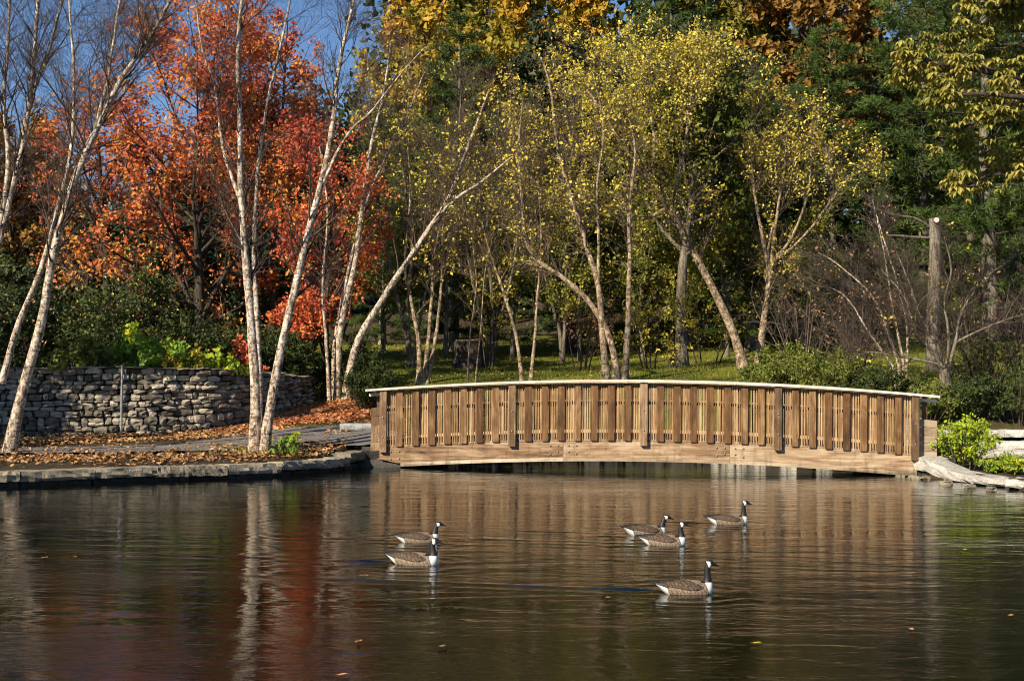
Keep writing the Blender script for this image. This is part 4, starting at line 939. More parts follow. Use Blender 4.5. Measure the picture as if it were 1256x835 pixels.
traced('birch_tree', 'leaning yellow birch with dense golden crown above the bridge', [
    (46, 0.21, 0.04, [(914, 458), (900, 410), (878, 360), (852, 310), (826, 262), (792, 212), (764, 176), (742, 140), (720, 110)]),
    (46, 0.12, 0.02, [(826, 262), (832, 215), (842, 170), (850, 110), (858, 70)]),
    (46, 0.10, 0.02, [(820, 255), (790, 268), (758, 264), (730, 258), (700, 262)]),
    (46, 0.09, 0.02, [(800, 225), (802, 160), (792, 110), (800, 70)])], 115, n1=74, n2=700, n3=5200, L1=(0.9, 2.8), lf=12500, lsize=0.092, upper=0.6, **YB)
traced('birch_tree', 'fan shaped birch with many white stems right of the leaning one', [
    (48, 0.19, 0.07, [(930, 449), (936, 400), (943, 350), (947, 320)]),
    (48, 0.085, 0.02, [(944, 335), (932, 270), (924, 215), (926, 160), (930, 120)]),
    (48, 0.085, 0.02, [(946, 325), (952, 260), (960, 200), (966, 140)]),
    (48, 0.075, 0.02, [(947, 322), (972, 290), (990, 240), (994, 180), (1004, 130)]),
    (48, 0.08, 0.02, [(947, 320), (976, 300), (1006, 262), (1032, 226), (1052, 212)]),
    (48, 0.06, 0.02, [(940, 345), (946, 290), (970, 230), (980, 170)])], 116, n1=56, n2=480, n3=3600, L1=(0.8, 2.3), lf=4600, lsize=0.095, upper=0.9, **YB)
# golden undergrowth leaves near the lawn
for k, (px, Y, h, r, n, lab) in enumerate([(800, 49, 2.9, 1.7, 900, 'thin yellow leaved shrub left of the grey lawn trunk'), (866, 50, 3.2, 1.5, 1100, 'thin golden shrub behind the leaning birch'), (600, 52, 3.4, 1.8, 700, 'sparse yellow green shrub in the dark left of centre'), (820, 48.5, 0.9, 0.5, 130, 'low yellow sprig at the foot of the grey lawn trunk'), (712, 50, 3.0, 1.7, 800, 'brownish yellow thin shrub at centre lawn edge')]):
    p = W(px, 454, Y); bush('golden_shrub', lab, p[0], Y, h, r, 120 + k, 'yellow' if k != 4 else 'tan', n, 0.105, group='thin shrubs on the lawn', stems=5, n2=60, n3=380, bunch=2)

for k, (px, Y, zt_, rx, rz, n, lab) in enumerate([(470, 57, 9.8, 2.2, 3.4, 8000, 'olive hornbeam behind the white birch clump'), (545, 56, 10.4, 2.6, 3.8, 9000, 'olive hornbeam behind the slim three stemmed birch'), (628, 57, 10.0, 2.6, 3.6, 9000, 'olive hornbeam behind the two thin tan stems'), (712, 56, 9.6, 2.6, 3.4, 9000, 'olive hornbeam behind the spreading birch clump'), (790, 57, 10.0, 2.4, 3.6, 9000, 'olive hornbeam left of the grey lawn trunk'), (890, 56, 10.6, 2.6, 4.0, 10000, 'olive hornbeam filling the gap right of the leaning birch'), (985, 55, 8.6, 2.4, 3.0, 7000, 'olive hornbeam behind the fan shaped birch')]):
    broad('hornbeam_tree', lab, px, Y, zt_, rx, rz, 600 + k, 'hornbeam', n, 0.12, cat='tree', group='olive hornbeams at the lawn edge', tr=0.11, nl=26, n2=220, n3=1200, jit=0.12, bunch=3, twig='paletwig', bark='greybark')
# --- lawn trunks, stump, snag
def lawn_tree(label, px, py, Y, r, ztop, seed, leaf, n, lsz, rx, rz, zc, bark='greybark'):
    return broad('lawn_tree', label, px, Y, ztop, rx, rz, seed, leaf, n, lsz, bark=bark, tr=r, group='old trees on the lawn', zc=zc, low=0.3, jit=0.15, bunch=4)
lawn_tree('grey trunk of an old lawn tree left of the leaning birch', 836, 452, 52, 0.27, 15, 131, 'olive', 14000, 0.2, 4.0, 4.0, 10.5)
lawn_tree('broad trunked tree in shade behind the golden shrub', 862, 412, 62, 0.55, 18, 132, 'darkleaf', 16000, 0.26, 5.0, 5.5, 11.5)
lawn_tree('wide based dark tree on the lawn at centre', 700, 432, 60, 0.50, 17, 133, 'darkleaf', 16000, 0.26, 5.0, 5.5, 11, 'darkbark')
p = W(574, 462, 52); g = gz(p[0], 52); rng = np.random.default_rng(3)
st = thing('tree_stump', 'dark cut tree stump on the shaded lawn', 'stump', (p[0], 52, g))
V, F = tubes([(np.array([[[0, 0, -.2], [0, 0, 0.1], [0.02, 0, .5], [0.02, 0, 0.98]]]), np.array([[0.75, .62, 0.55, 0.54]]), 14)]); obj('bark_side', mesh('bark_side', V, F, True), M['darkbark'], st)
V, F = tubes([(np.array([[[0.02, 0, 0.97], [0.02, 0, 1.0], [0.02, 0, 1.002]]]), np.array([[0.54, .5, 0.005]]), 14)]); obj('cut_face', mesh('cut_face', V, F), M['postwood'], st)
p = W(1146, 430, 46); g = gz(p[0], 46); zt = W(1146, 268, 46)[2]
sn = thing('broken_trunk', 'tall cut off grey trunk with short stub branches at right', 'tree trunk', (p[0], 46, g))
V, F = tubes([(np.array([[[0, 0, -.3], [-0.03, 0, (zt - g) * .4], [0.02, 0, (zt - g) * .75], [0, 0, zt - g - 0.02], [0, 0, zt - g], [0, 0, zt - g + 0.003]]]), np.array([[0.28, .22, 0.19, 0.185, 0.17, 0.004]]), 14)]); obj('trunk', mesh('trunk', V, F, True), M['greybark'], sn)
for (pts, r) in (([(1142, 292), (1120, 291), (1098, 289), (1086, 290)], 0.055), ([(1142, 280), (1124, 268), (1098, 264), (1076, 257), (1060, 250)], 0.045)):
    P = np.array([W(a, b, 46 - 0.2 * i) for i, (a, b) in enumerate(pts)]) - np.array([p[0], 46, g]); P = spline(P, 8)
    V, F = tubes([(P[None], np.linspace(r, r * 0.6, 8)[None], 8)]); obj('stub_branch', mesh('stub_branch', V, F, True), M['greybark'], sn)
P = np.array([[[0, -0.16, zt - g - 0.1], [-0.02, -0.26, zt - g - 0.08], [-0.02, -0.262, zt - g - 0.08]]]); V, F = tubes([(P, np.array([[0.09, 0.085, 0.003]]), 10)]); obj('sawn_knot', mesh('sawn_knot', V, F), M['cap'], sn)

# --- the pale bare thicket between maple and yellow birches
BT = dict(bark='greybark', twig='paletwig', cat='bare tree', group='bare trees at the wood edge')
traced('bare_tree', 'grey bare tree filling the gap right of the red maple', [(52, 0.12, 0.02, [(505, 460), (500, 380), (506, 290), (495, 200), (502, 120), (498, 50)]), (52, 0.09, 0.02, [(505, 440), (525, 350), (545, 260), (560, 180), (566, 110)]), (52, 0.09, 0.02, [(503, 430), (480, 330), (462, 230), (455, 130), (450, 60)])], 141, n1=60, n2=600, n3=4800, L1=(0.8, 2.6), lf=500, lsize=0.1, **BT)
traced('bare_tree', 'grey bare tree left of the spreading yellow birch', [(53, 0.11, 0.02, [(600, 455), (604, 370), (596, 280), (606, 200), (612, 130)]), (53, 0.08, 0.02, [(602, 430), (628, 340), (640, 250), (650, 170)]), (53, 0.08, 0.02, [(600, 430), (576, 330), (566, 240), (560, 170)])], 142, n1=60, n2=560, n3=4500, L1=(0.8, 2.4), lf=700, lsize=0.1, **BT)
traced('bare_tree', 'brownish bare thicket tree above the golden birch on the left', [(55, 0.10, 0.02, [(690, 450), (694, 360), (690, 270), (700, 190), (704, 120)]), (55, 0.08, 0.02, [(690, 420), (664, 320), (650, 230), (640, 150)])], 143, n1=50, n2=450, n3=3800, L1=(0.8, 2.4), lf=900, lsize=0.1, **BT)

# --- the right side
AP = dict(bark='greybark', cat='bare tree')
traced('crab_apple_tree', 'low bare grey tree with crooked spreading limbs at right', [
    (39.5, 0.11, 0.08, [(1165, 488), (1164, 472), (1161, 458), (1158, 448)]),
    (39.5, 0.075, 0.02, [(1160, 452), (1140, 428), (1122, 404), (1112, 372), (1098, 350), (1082, 332)]),
    (39.5, 0.07, 0.02, [(1160, 452), (1150, 425), (1134, 395), (1118, 350), (1100, 310)]),
    (39.5, 0.07, 0.02, [(1162, 456), (1172, 420), (1176, 395), (1190, 365), (1215, 335), (1240, 320)]),
    (39.5, 0.06, 0.02, [(1161, 454), (1164, 410), (1160, 370), (1166, 330), (1158, 290)]),
    (39.5, 0.05, 0.02, [(1158, 448), (1120, 440), (1096, 436), (1070, 432), (1052, 436)]),
    (39.5, 0.05, 0.015, [(1172, 420), (1200, 405), (1230, 392), (1262, 384)])], 151, twig='twig', n1=70, n2=700, n3=4500, L1=(0.5, 1.6), L2=(0.3, 1.0), L3=(0.15, 0.5), sub=(0.2, 1.0), lf=160, lsize=0.09, lmat='yellow', group='bare trees on the right', wig=0.16, **AP)
traced('bare_shrub', 'leaning bare shrub with pale bent stems behind the right railing', [
    (42, 0.055, 0.015, [(1105, 455), (1090, 410), (1072, 365), (1030, 325), (1004, 310)]),
    (42, 0.05, 0.015, [(1110, 455), (1100, 400), (1092, 350), (1086, 310), (1076, 270)]),
    (42, 0.05, 0.015, [(1112, 455), (1112, 400), (1098, 340), (1082, 290), (1070, 245)]),
    (42, 0.04, 0.015, [(1100, 455), (1060, 400), (1030, 360), (1000, 350)])], 152, twig='redtwig', n1=60, n2=600, n3=5000, L1=(0.5, 1.8), L2=(0.4, 1.1), L3=(0.2, 0.6), sub=(0.15, 1.0), lf=500, lsize=0.085, lmat='tan', group='bare trees on the right', **{**AP, 'bark': 'birch'})
for k, (px, Y, h, r, lab, lf) in enumerate([(1050, 45, 3.0, 1.7, 'brown twiggy thicket behind the leaning bare shrub', 160), (1205, 43, 3.6, 1.8, 'reddish bare thicket right of the broken trunk', 90), (1262, 42, 3.4, 1.6, 'bare twig thicket at the right edge', 70), (985, 47, 3.0, 1.6, 'twiggy brown shrub under the fan shaped birch', 180)]):
    p = W(px, 454, Y); bush('twig_thicket', lab, p[0], Y, h, r, 160 + k, 'tan', lf, 0.085, 'thicket', 'twig thickets on the right', stems=18, twig='redtwig', n2=130, n3=700)
for k, (px, Y, h, r, leaf, n, lab) in enumerate([(960, 41.0, 1.35, 1.1, 'shrub', 5200, 'sunlit green shrub just above the right half of the railing'), (1020, 40.5, 1.25, 1.2, 'shrub', 5200, 'olive green shrub right of the sunlit one above the railing'), (1085, 39.5, 1.1, 1.1, 'yew', 4200, 'dark green shrub above the right end of the railing'),
                                                  (1195, 38.4, 1.15, 1.0, 'yew', 4600, 'dark leafy undergrowth behind the limestone ledge'), (1250, 38.0, 1.5, 1.1, 'yew', 4800, 'dark undergrowth at the right edge behind the ledge'), (1205, 41.0, 2.2, 0.9, 'olive', 1300, 'tall olive leaved shrub right of the crab apple trunk'), (1140, 38.0, 1.0, 0.7, 'shrub', 2600, 'leafy shrub at the right bridge end'),
                                                  (1300, 38.5, 1.8, 1.3, 'yew', 4800, 'undergrowth cut off by the right edge')]):
    p = W(px, 454, Y); bush('green_shrub', lab, p[0], Y, h, r, 170 + k, leaf, n, 0.075, group='green shrubs behind the bridge', stems=18, n2=120, n3=500)
for k, (px, py, Y, h, r, n, lab) in enumerate([(1184, 578, 32.0, 1.3, 0.66, 3600, 'bright lime green shrub beside the right end of the bridge'), (1158, 566, 32.4, 0.45, 0.36, 800, 'small yellow green tuft against the bridge wing'), (1243, 578, 31.0, 0.42, 0.5, 1100, 'low green shrub on dark soil at the right edge'), (1222, 580, 31.2, 0.3, 0.3, 400, 'small low sprig between two lime shrubs')]):
    p = W(px, 454, Y); bush('lime_shrub', lab, p[0], Y, h, r, 185 + k, 'lime' if k < 2 else 'vine', n, 0.075, group='lime shrubs on the right bank', stems=16, n2=110, n3=520, bunch=2)
# channel bank and bridge end shrubs
for k, (px, Y, h, r, lab) in enumerate([(452, 41.0, 1.3, 0.8, 'small dark evergreen shrub behind the left end of the bridge'), (436, 45.5, 1.9, 0.9, 'dark shrub at the foot of the white birch clump'), (392, 45.5, 1.6, 0.8, 'dark shrub at the end of the stone wall')]):
    p = W(px, 454, Y); bush('dark_shrub', lab, p[0], Y, h, r, 195 + k, 'yew', 6000, 0.07, group='dark shrubs at the bridge end', stems=16, n2=110, n3=450)
p = W(345, 551, 31.9); bush('bank_sprout', 'small leafy green sprout at the foot of the paired birch', p[0] + 0.05, 31.9, 0.52, 0.42, 199, 'vine', 190, 0.11, 'plant', stems=7, n2=30, n3=90, bunch=1)

# --- the big leaved tree at the upper right, trunk just outside the frame
def chestnut():
    rng = np.random.default_rng(201)
    base = W(1400, 520, 34); g = gz(base[0], 34); loc = np.array([base[0], 34, g])
    root = thing('horse_chestnut_tree', 'big leaved yellow green tree overhanging from the upper right edge', 'tree', tuple(loc))
    P = spline([np.array([base[0], 34, g - .3]), W(1405, 300, 34), W(1395, 100, 34), W(1400, -80, 34), W(1390, -220, 34)], 20); R = np.linspace(0.36, 0.08, 20); R[0] = 0.5
    grp(root, 'trunk', [(P[None], R[None], 12)], M['darkbark'], loc=loc)
    limbs = [[(1398, 150), (1330, 105), (1256, 96), (1190, 84), (1150, 78), (1118, 74)], [(1398, 190), (1330, 160), (1260, 150), (1200, 150), (1165, 165)], [(1400, 250), (1330, 225), (1270, 215), (1215, 215), (1180, 230)],
             [(1395, 70), (1330, 20), (1270, -5), (1220, 10), (1180, 25)], [(1395, 20), (1340, -40), (1280, -70), (1230, -60)], [(1398, 120, -1.5), (1330, 110, -1.2), (1270, 120, -1.6), (1200, 115, -1.5), (1150, 120, -1.2)],
             [(1400, 200, 1), (1320, 190, 1.5), (1250, 200, 1.8), (1200, 190, 1.6)], [(1395, 60, 1), (1310, 60, 1.6), (1240, 55, 1.8), (1180, 60, 1.5)], [(1395, 0, 1), (1460, -60, 1.6), (1540, -80, 1.8)], [(1398, 150, -1), (1470, 120, -1.6), (1540, 130, -1.8)]]
    L = np.array([spline([W(p[0], p[1], 34 + (p[2] if len(p) > 2 else 0)) for p in l], 14) for l in limbs]); LR = np.tile(np.linspace(0.10, 0.02, 14), (len(L), 1)); LR[0] *= 1.3
    for k in range(len(L)): grp(root, 'limb', [(L[k:k + 1], LR[k:k + 1], 8)], M['darkbark'], loc=loc)
    b2, r2 = spawn(L, LR, 220, rng, 0.22, 1.0, (0.5, 1.3), 0.8, 0.1, 6, 0.12, 0.5, 0.008, -0.03)
    b3, r3 = spawn(b2, r2, 1000, rng, 0.3, 1.0, (0.2, 0.5), 0.7, -0.05, 4, 0.12, 0.6, 0.005, -0.05)
    grp(root, 'twigs', [(b2, r2, 5), (b3, r3, 3)], M['twig'], 'stuff', loc)
    E = np.concatenate([b3[:, -1], b3[:, 2], b2[:, -1]]); E = E[rng.permutation(len(E))]
    n = len(E); k = 6
    a = rng.uniform(0, 6.28, (n, 1)) + np.arange(k)[None] * 6.28 / k + rng.normal(0, 0.2, (n, k))
    d = nrm(np.stack([np.cos(a), np.sin(a), -rng.uniform(0.25, 1.3, (n, k))], -1)); Ls = rng.uniform(0.13, 0.24, (n, k, 1))
    sdv = nrm(np.cross(d, np.array([0, 0, 1.0]) + 0.2 * rng.normal(size=(n, k, 3)))); up_ = np.cross(sdv, d)
    c = E[:, None] + rng.normal(size=(n, 1, 3)) * 0.05
    wv = Ls * 0.23
    V = np.stack([np.broadcast_to(c, d.shape), c + d * Ls * 0.55 + sdv * wv + up_ * 0.02, c + d * Ls - np.array([0, 0, 0.03]), c + d * Ls * 0.55 - sdv * wv + up_ * 0.02], 2).reshape(-1, 3) - loc
    obj('crown', mesh('crown', V, np.arange(len(V)).reshape(-1, 4)), M['chestnut'], root, kind='stuff')
chestnut()

# ------------------------------------------------------------------ fallen leaves, grass
def scatter(name, label, n, seed, sampler, size, mat, lift=0.03, flat=3.0):
    rng = np.random.default_rng(seed); XY = sampler(rng, n); s = pond_sd(XY[:, 0], XY[:, 1]); XY = XY[s > 0.12]
    Z = ground_z(XY[:, 0], XY[:, 1]) + lift + rng.uniform(0, 0.03, len(XY))
    V, F = leaf_quads(np.c_[XY, Z], size, rng, 0.7, (0, 0, 1), flat)
    o = obj(name, mesh(name, V, F), M[mat], kind='stuff'); tag(o, label, 'leaves')
gA = [G(-60, 566)[:2], G(120, 564)[:2], G(280, 561)[:2], G(400, 556)[:2], G(440, 546)[:2]]
def band(pts, spread):
    pts = np.array(pts)
    def f(rng, n):
        t = rng.uniform(0, len(pts) - 1, n); i = np.minimum(t.astype(int), len(pts) - 2); q = (t - i)[:, None]
        c = pts[i] * (1 - q) + pts[i + 1] * q + rng.normal(size=(n, 2)) * spread
        k = max(n // 45, 4); w = rng.integers(0, k, n); cl = rng.random(n) < 0.6
        c[cl] = c[w[cl]] + rng.normal(size=(int(cl.sum()), 2)) * (0.28, 0.22)
        return c
    return f
scatter('bank_leaves', 'brown fallen leaves on the strip between path and water', 3600, 301, band(gA, (0.5, 0.75)), 0.10, 'litter')
scatter('wall_foot_leaves', 'golden brown fallen leaves between the path and the wall foot', 5200, 302, band([G(-60, 541)[:2], G(100, 540)[:2], G(220, 537)[:2], G(290, 528)[:2]], (0.5, 0.75)), 0.10, 'litter')
scatter('orange_leaves', 'thick orange fallen leaves beside the end of the wall', 8500, 303, band([G(320, 521)[:2], G(350, 511)[:2], G(385, 506)[:2], G(420, 504)[:2], G(455, 505)[:2]], (0.7, 1.3)), 0.12, 'litterred')
scatter('path_leaves', 'scattered fallen leaves on the asphalt path', 700, 304, band([p[:2] for p in path_pts[:8]], (0.6, 0.6)), 0.09, 'litter', 0.06)
scatter('lawn_leaves', 'yellow leaves scattered over the lawn', 1800, 305, lambda r, n: np.c_[r.uniform(-9, 16, n), r.uniform(41, 66, n)], 0.10, 'litter', 0.04)
def grass():
    rng = np.random.default_rng(306); n = 60000
    XY = np.c_[rng.uniform(-12, 18, n), 41 + 26 * rng.random(n) ** 1.4]; Z = ground_z(XY[:, 0], XY[:, 1])
    keep = np.hypot((XY[:, 0] - 3) / 16, (XY[:, 1] - 53) / 13.5) < 1.05; XY = XY[keep]; Z = Z[keep]; n = len(Z)
    C = np.c_[XY, Z]; a = rng.uniform(0, 6.28, n); s = np.stack([np.cos(a), np.sin(a), 0 * a], 1) * 0.012
    tip = C + np.c_[rng.normal(0, 0.04, (n, 2)), rng.uniform(0.05, 0.12, n)]
    V = np.stack([C - s, C + s, tip], 1).reshape(-1, 3); o = obj('lawn_grass', mesh('lawn_grass', V, np.arange(3 * n).reshape(-1, 3)), M['grassblade'], kind='stuff'); tag(o, 'short green grass of the lawn', 'grass')
    n = 700; b = G(330, 556); XY = b[:2] + rng.normal(size=(n, 2)) * np.array([0.75, 0.3]); Z = ground_z(XY[:, 0], XY[:, 1]); C = np.c_[XY, Z]; a = rng.uniform(0, 6.28, n); s = np.stack([np.cos(a), np.sin(a), 0 * a], 1) * 0.008
    tip = C + np.c_[rng.normal(0, 0.05, (n, 2)), rng.uniform(0.05, 0.17, n)]
    V = np.stack([C - s, C + s, tip], 1).reshape(-1, 3); o = obj('bank_grass', mesh('bank_grass', V, np.arange(3 * n).reshape(-1, 3)), M['grassblade'], kind='stuff'); tag(o, 'tuft of grass around the foot of the paired birch', 'grass')
grass()

# ------------------------------------------------------------------ leaves floating on the pond
fl = [(55, 684, 'pale leaf floating at far left of the pond'), (92, 683, 'tan leaf floating right of the pale one at far left'), (297, 680, 'leaf floating on the birch reflection'), (446, 706, 'pale leaf floating behind the left geese wake'), (440, 787, 'white leaf floating low left of centre'), (543, 793, 'thin leaf floating low at centre'), (420, 828, 'orange leaf floating at the bottom edge'), (746, 733, 'small brown leaf floating just behind the nearest goose'), (928, 789, 'yellow leaf floating below the front goose'), (1184, 674, 'golden leaf floating on the shrub reflection'), (1240, 755, 'leaf floating at the right edge'), (1118, 772, 'brown leaf floating at lower right')]
rng = np.random.default_rng(401)
for px, py, lab in fl:
    p = WZ(px, py, 0.012); a = rng.uniform(0, 6.28); n = 8; t = np.arange(n) * 2 * math.pi / n; rr = 0.034 * (1 + 0.25 * np.cos(2 * t) + 0.12 * rng.normal(size=n))
    V = np.concatenate([[[0, 0, 0.004]], np.c_[rr * 1.3 * np.cos(t), rr * 0.8 * np.sin(t), 0.012 * np.abs(np.sin(t * 1.5)) + 0.004]]); F = np.array([[0, i + 1, (i + 1) % n + 1] for i in range(n)])
    o = obj('floating_leaf', mesh('floating_leaf', V, F), M['yellow' if 'gold' in lab or 'yellow' in lab else ('litterred' if 'orange' in lab else 'litter')], None, tuple(p)); o.rotation_euler = (0, 0, a); tag(o, lab, 'leaf', 'leaves floating on the pond')

# ------------------------------------------------------------------ the geese
def feather_mat(name, c0, c1, c2, sc=1.0):
    m, nt, ns, ln, out = mat_new(name); tc = nd(nt, 'ShaderNodeTexCoord')
    v = nd(nt, 'ShaderNodeMapping', {'Vector': tc.outputs['Object'], 'Scale': (1, 1, 1.6), 'Rotation': (0, 0.35, 0)}).outputs[0]
    w = nd(nt, 'ShaderNodeTexWave', {'Vector': v, 'Scale': 7.0 * sc, 'Distortion': 7.0, 'Detail': 3.0, 'Detail Scale': 2.5}, wave_type='BANDS', bands_direction='X').outputs['Fac']
    n = noise(nt, v, 40 * sc, 4, 0.6)
    f = mth(nt, 'ADD', mth(nt, 'MULTIPLY', w, 0.22), mth(nt, 'MULTIPLY', n, 0.78))
    b = nd(nt, 'ShaderNodeBsdfPrincipled', {'Base Color': ramp(nt, f, [(0.28, c0), (0.5, c1), (0.68, c2)]), 'Roughness': 0.7, 'Specular IOR Level': 0.25})
    bp = nd(nt, 'ShaderNodeBump', {'Strength': 0.6, 'Distance': 0.006, 'Height': f}); ln.new(bp.outputs[0], b.inputs['Normal'])
    ln.new(b.outputs[0], out.inputs[0]); return m
GM = [feather_mat('goose_flank', (0.11, 0.078, 0.050), (0.20, 0.15, 0.10), (0.34, 0.27, 0.20), 1.2), plain_mat('goose_white', (0.80, 0.78, 0.73), 0.7, 0, 0.08), plain_mat('goose_black', (0.012, 0.011, 0.011), 0.55, 0, 0.3), plain_mat('goose_bill', (0.015, 0.015, 0.016), 0.35, 0, 0.2)]
M['wing'] = feather_mat('goose_wing', (0.032, 0.021, 0.014), (0.072, 0.048, 0.031), (0.17, 0.12, 0.08), 1.1)
M['wingtip'] = plain_mat('goose_wingtip', (0.03, 0.024, 0.02), 0.6, 0, 0.3)
M['eye'] = plain_mat('goose_eye', (0.01, 0.008, 0.006), 0.1, 0, 0.1)
def loft(sec, k=20):
    """sec: (x, z, ry, rz, ax, az) centre, radii and spine direction in the xz plane."""
    a = np.arange(k) * 2 * math.pi / k; V = []
    for (x, z, ry, rz, dx, dz) in sec:
        l = math.hypot(dx, dz); ux, uz = -dz / l, dx / l
        for t in a: V.append((x + ux * rz * math.sin(t), ry * math.cos(t), z + uz * rz * math.sin(t)))
    n = len(sec); F = []
    for i in range(n - 1):
        for j in range(k): F.append([i * k + j, (i + 1) * k + j, (i + 1) * k + (j + 1) % k, i * k + (j + 1) % k])
    F = [list(f) for f in F]
    return np.array(V), F, [list(range(k))[::1], [(n - 1) * k + j for j in range(k)][::-1]]
def goose_body(neck, seed):
    """neck: list of (x, z, radius) from the breast to the crown; returns one continuous remeshed body."""
    body = [(-0.405, 0.135, 0.012, 0.006), (-0.37, 0.128, 0.045, 0.014), (-0.32, 0.112, 0.068, 0.032), (-0.26, 0.085, 0.090, 0.062), (-0.19, 0.062, 0.112, 0.088), (-0.10, 0.048, 0.130, 0.108), (0.0, 0.042, 0.138, 0.116), (0.09, 0.040, 0.133, 0.112), (0.17, 0.040, 0.115, 0.100), (0.225, 0.044, 0.090, 0.082), (0.262, 0.05, 0.055, 0.05), (0.278, 0.052, 0.015, 0.015)]
    bs = spline(np.array(body), 40); b = [(*r[:2], max(r[2], .004), max(r[3], .004), 1, 0) for r in bs]
    ns = spline(np.array(neck), 26); tx = np.gradient(ns[:, 0]); tz = np.gradient(ns[:, 1])
    nk = [(ns[i, 0], ns[i, 1], ns[i, 2] * 0.95, ns[i, 2] * 1.08, tx[i], tz[i]) for i in range(26)]
    hx, hz = neck[-1][0], neck[-1][1]
    head = [(hx - 0.040, hz - 0.004, 0.006, 0.008), (hx - 0.03, hz, 0.022, 0.024), (hx - 0.005, hz + 0.005, 0.029, 0.033), (hx + 0.025, hz + 0.002, 0.028, 0.030), (hx + 0.047, hz - 0.006, 0.022, 0.021), (hx + 0.062, hz - 0.013, 0.018, 0.017), (hx + 0.080, hz - 0.019, 0.014, 0.0105), (hx + 0.105, hz - 0.027, 0.0105, 0.0075), (hx + 0.122, hz - 0.033, 0.005, 0.004)]
    hs = spline(np.array(head), 26); hd = [(*r[:2], max(r[2], .003), max(r[3], .003), 1, -0.15) for r in hs]
    Vs, Fs, off = [], [], 0
    for sec in (b, nk, hd):
        V, F, caps = loft(sec); Vs.append(V); Fs += [[i + off for i in f] for f in F + caps]; off += len(V)
    me = bpy.data.meshes.new('goose_tmp'); me.from_pydata(np.concatenate(Vs).tolist(), [], Fs)
    import bmesh
    bm = bmesh.new(); bm.from_mesh(me); bmesh.ops.recalc_face_normals(bm, faces=bm.faces); bm.to_mesh(me); bm.free()
    o = bpy.data.objects.new('goose_tmp', me); COL.objects.link(o)
    md = o.modifiers.new('r', 'REMESH'); md.mode = 'VOXEL'; md.voxel_size = 0.008
    ms = o.modifiers.new('s', 'CORRECTIVE_SMOOTH') if False else o.modifiers.new('s', 'SMOOTH'); ms.factor = 0.5; ms.iterations = 2
    dg = bpy.context.evaluated_depsgraph_get(); me2 = bpy.data.meshes.new_from_object(o.evaluated_get(dg)); me2.name = 'goose_body'
    bpy.data.objects.remove(o)
    me2.materials.clear()
    for m_ in GM: me2.materials.append(m_)
    n = len(me2.polygons); c = np.zeros(n * 3, np.float32); me2.polygons.foreach_get('center', c); c = c.reshape(-1, 3)
    mi = np.zeros(n, np.int32); x, y, z = c[:, 0], c[:, 1], c[:, 2]
    bl_ = 0.078 + (-0.235 - x) * 0.34
    mi[(x < -0.225 - (z - 0.05) * 0.5) & (z < bl_)] = 1
    mi[(x < -0.215) & (z >= bl_)] = 2
    mi[(x < -0.352)] = 2
    nb = neck[1]
    mi[(x > 0.192 + 0.35 * (0.11 - z))] = 1
    neckmask = (z > nb[1] + 0.005) & (x > neck[1][0] - 0.085); mi[neckmask] = 2
    ck = (np.abs(x - (hx - 0.008) - (z - hz) * -0.35) < 0.018) & (z < hz + 0.020) & (z > hz - 0.042); mi[ck] = 1
    mi[x > hx + 0.064] = 3
    me2.polygons.foreach_set('material_index', mi); me2.polygons.foreach_set('use_smooth', np.ones(n, bool)); me2.update()
    return me2, (hx, hz)
def wing_mesh(side):
    n, k = 22, 9; t = np.linspace(0, 1, n); V = []
    for i in range(n):
        x = 0.165 - 0.515 * t[i]
        zc = 0.085 + 0.050 * t[i] + 0.012 * math.sin(t[i] * math.pi); h = 0.062 * math.sin(min(t[i] * 2.6 + 0.12, 1.0) * math.pi / 2) * (1 - t[i] ** 3 * 0.86)
        yb = np.interp(x, [-0.40, -0.32, -0.26, -0.19, -0.10, 0.0, 0.09, 0.17], [0.03, 0.062, 0.088, 0.112, 0.130, 0.138, 0.133, 0.115]); zz = np.interp(x, [-0.40, -0.26, -0.10, 0.17], [0.128, 0.085, 0.048, 0.040]); rz = np.interp(x, [-0.40, -0.32, -0.26, -0.19, -0.10, 0.0, 0.09, 0.17], [0.02, 0.04, 0.062, 0.088, 0.108, 0.116, 0.112, 0.1])
        for j in range(k):
            z = zc - h + 2 * h * j / (k - 1) * 0.85; u = np.clip((z - zz) / rz, -1, 0.995)
            edge = math.sin(math.pi * j / (k - 1)); ed2 = math.sin(math.pi * min(max(t[i], 0.02), 0.98))
            V.append((x, side * (yb * math.sqrt(1 - u * u) + (0.016 * min(edge * 2, 1) * min(ed2 * 3, 1) - 0.004)), z))
    F = np.array([[i * k + j, i * k + j + 1, (i + 1) * k + j + 1, (i + 1) * k + j] for i in range(n - 1) for j in range(k - 1)])
    me = mesh('wing', V, F, True); me.materials.append(M['wing']); me.materials.append(M['wingtip'])
    mi = np.array([1 if i > n * 0.74 or (i > n * 0.55 and j > 5) else 0 for i in range(n - 1) for j in range(k - 1)], np.int32); me.polygons.foreach_set('material_index', mi); return me
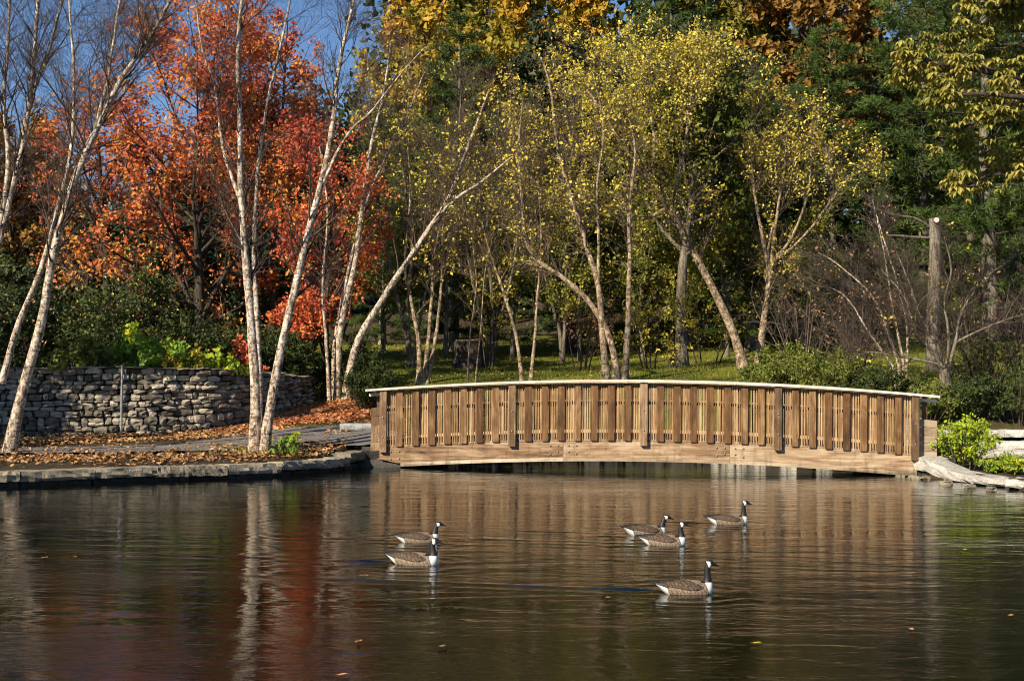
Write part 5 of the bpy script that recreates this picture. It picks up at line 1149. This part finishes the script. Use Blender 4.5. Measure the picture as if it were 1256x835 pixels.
necks = [[(0.205, 0.06, 0.075), (0.222, 0.125, 0.050), (0.222, 0.18, 0.036), (0.218, 0.25, 0.031), (0.222, 0.30, 0.030), (0.238, 0.335, 0.031)],
         [(0.205, 0.06, 0.075), (0.222, 0.12, 0.050), (0.230, 0.160, 0.038), (0.240, 0.20, 0.032), (0.256, 0.238, 0.030), (0.282, 0.262, 0.031)],
         [(0.205, 0.06, 0.075), (0.220, 0.12, 0.050), (0.216, 0.17, 0.036), (0.208, 0.225, 0.031), (0.214, 0.27, 0.030), (0.232, 0.300, 0.031)]]
GB = [goose_body(n, i) for i, n in enumerate(necks)]
WM = [wing_mesh(1), wing_mesh(-1)]
eyeV, eyeF = tubes([(np.array([[[0, 0, -0.004], [0, 0, -0.003], [0, 0, 0.0], [0, 0, 0.003], [0, 0, 0.004]]]), np.array([[0.0005, 0.003, 0.0042, 0.003, 0.0005]]), 8)]); eye_me = mesh('eye', eyeV, eyeF, True); eye_me.materials.append(M['eye'])
glab = ['nearest goose swimming alone in front of the others', 'front goose of the left pair, overlapping the one behind', 'rear goose of the left pair', 'rear goose of the middle pair, half hidden', 'front goose of the middle pair', 'farthest goose, swimming ahead nearest the bridge']
for k, (p, L) in enumerate(gpos):
    v = [0, 2, 1, 1, 2, 0][k]; rz = [0.05, -0.20, 0.14, 0.24, -0.10, 0.10][k]
    hx = GB[v][1][0]; full = hx + 0.122 + 0.405; sc = L / full * 0.99
    ctr = (hx + 0.122 - 0.405) / 2
    g = thing('canada_goose', glab[k], 'goose', (p[0] - ctr * sc * math.cos(rz), p[1] - ctr * sc * math.sin(rz), -0.01), 'geese swimming to the right', rz, sc)
    g.rotation_euler = (0, [0.0, 0.02, -0.02, 0.03, 0.0, 0.01][k], rz)
    bd_ = obj('body', GB[v][0], None, g)
    for w in WM: obj('wing', w, None, g)
    hx, hz = GB[v][1]
    for s in (1, -1):
        e = obj('eye', eye_me, None, bd_, (hx + 0.026, s * 0.027, hz + 0.010)); e.rotation_euler = (math.pi / 2, 0, 0)
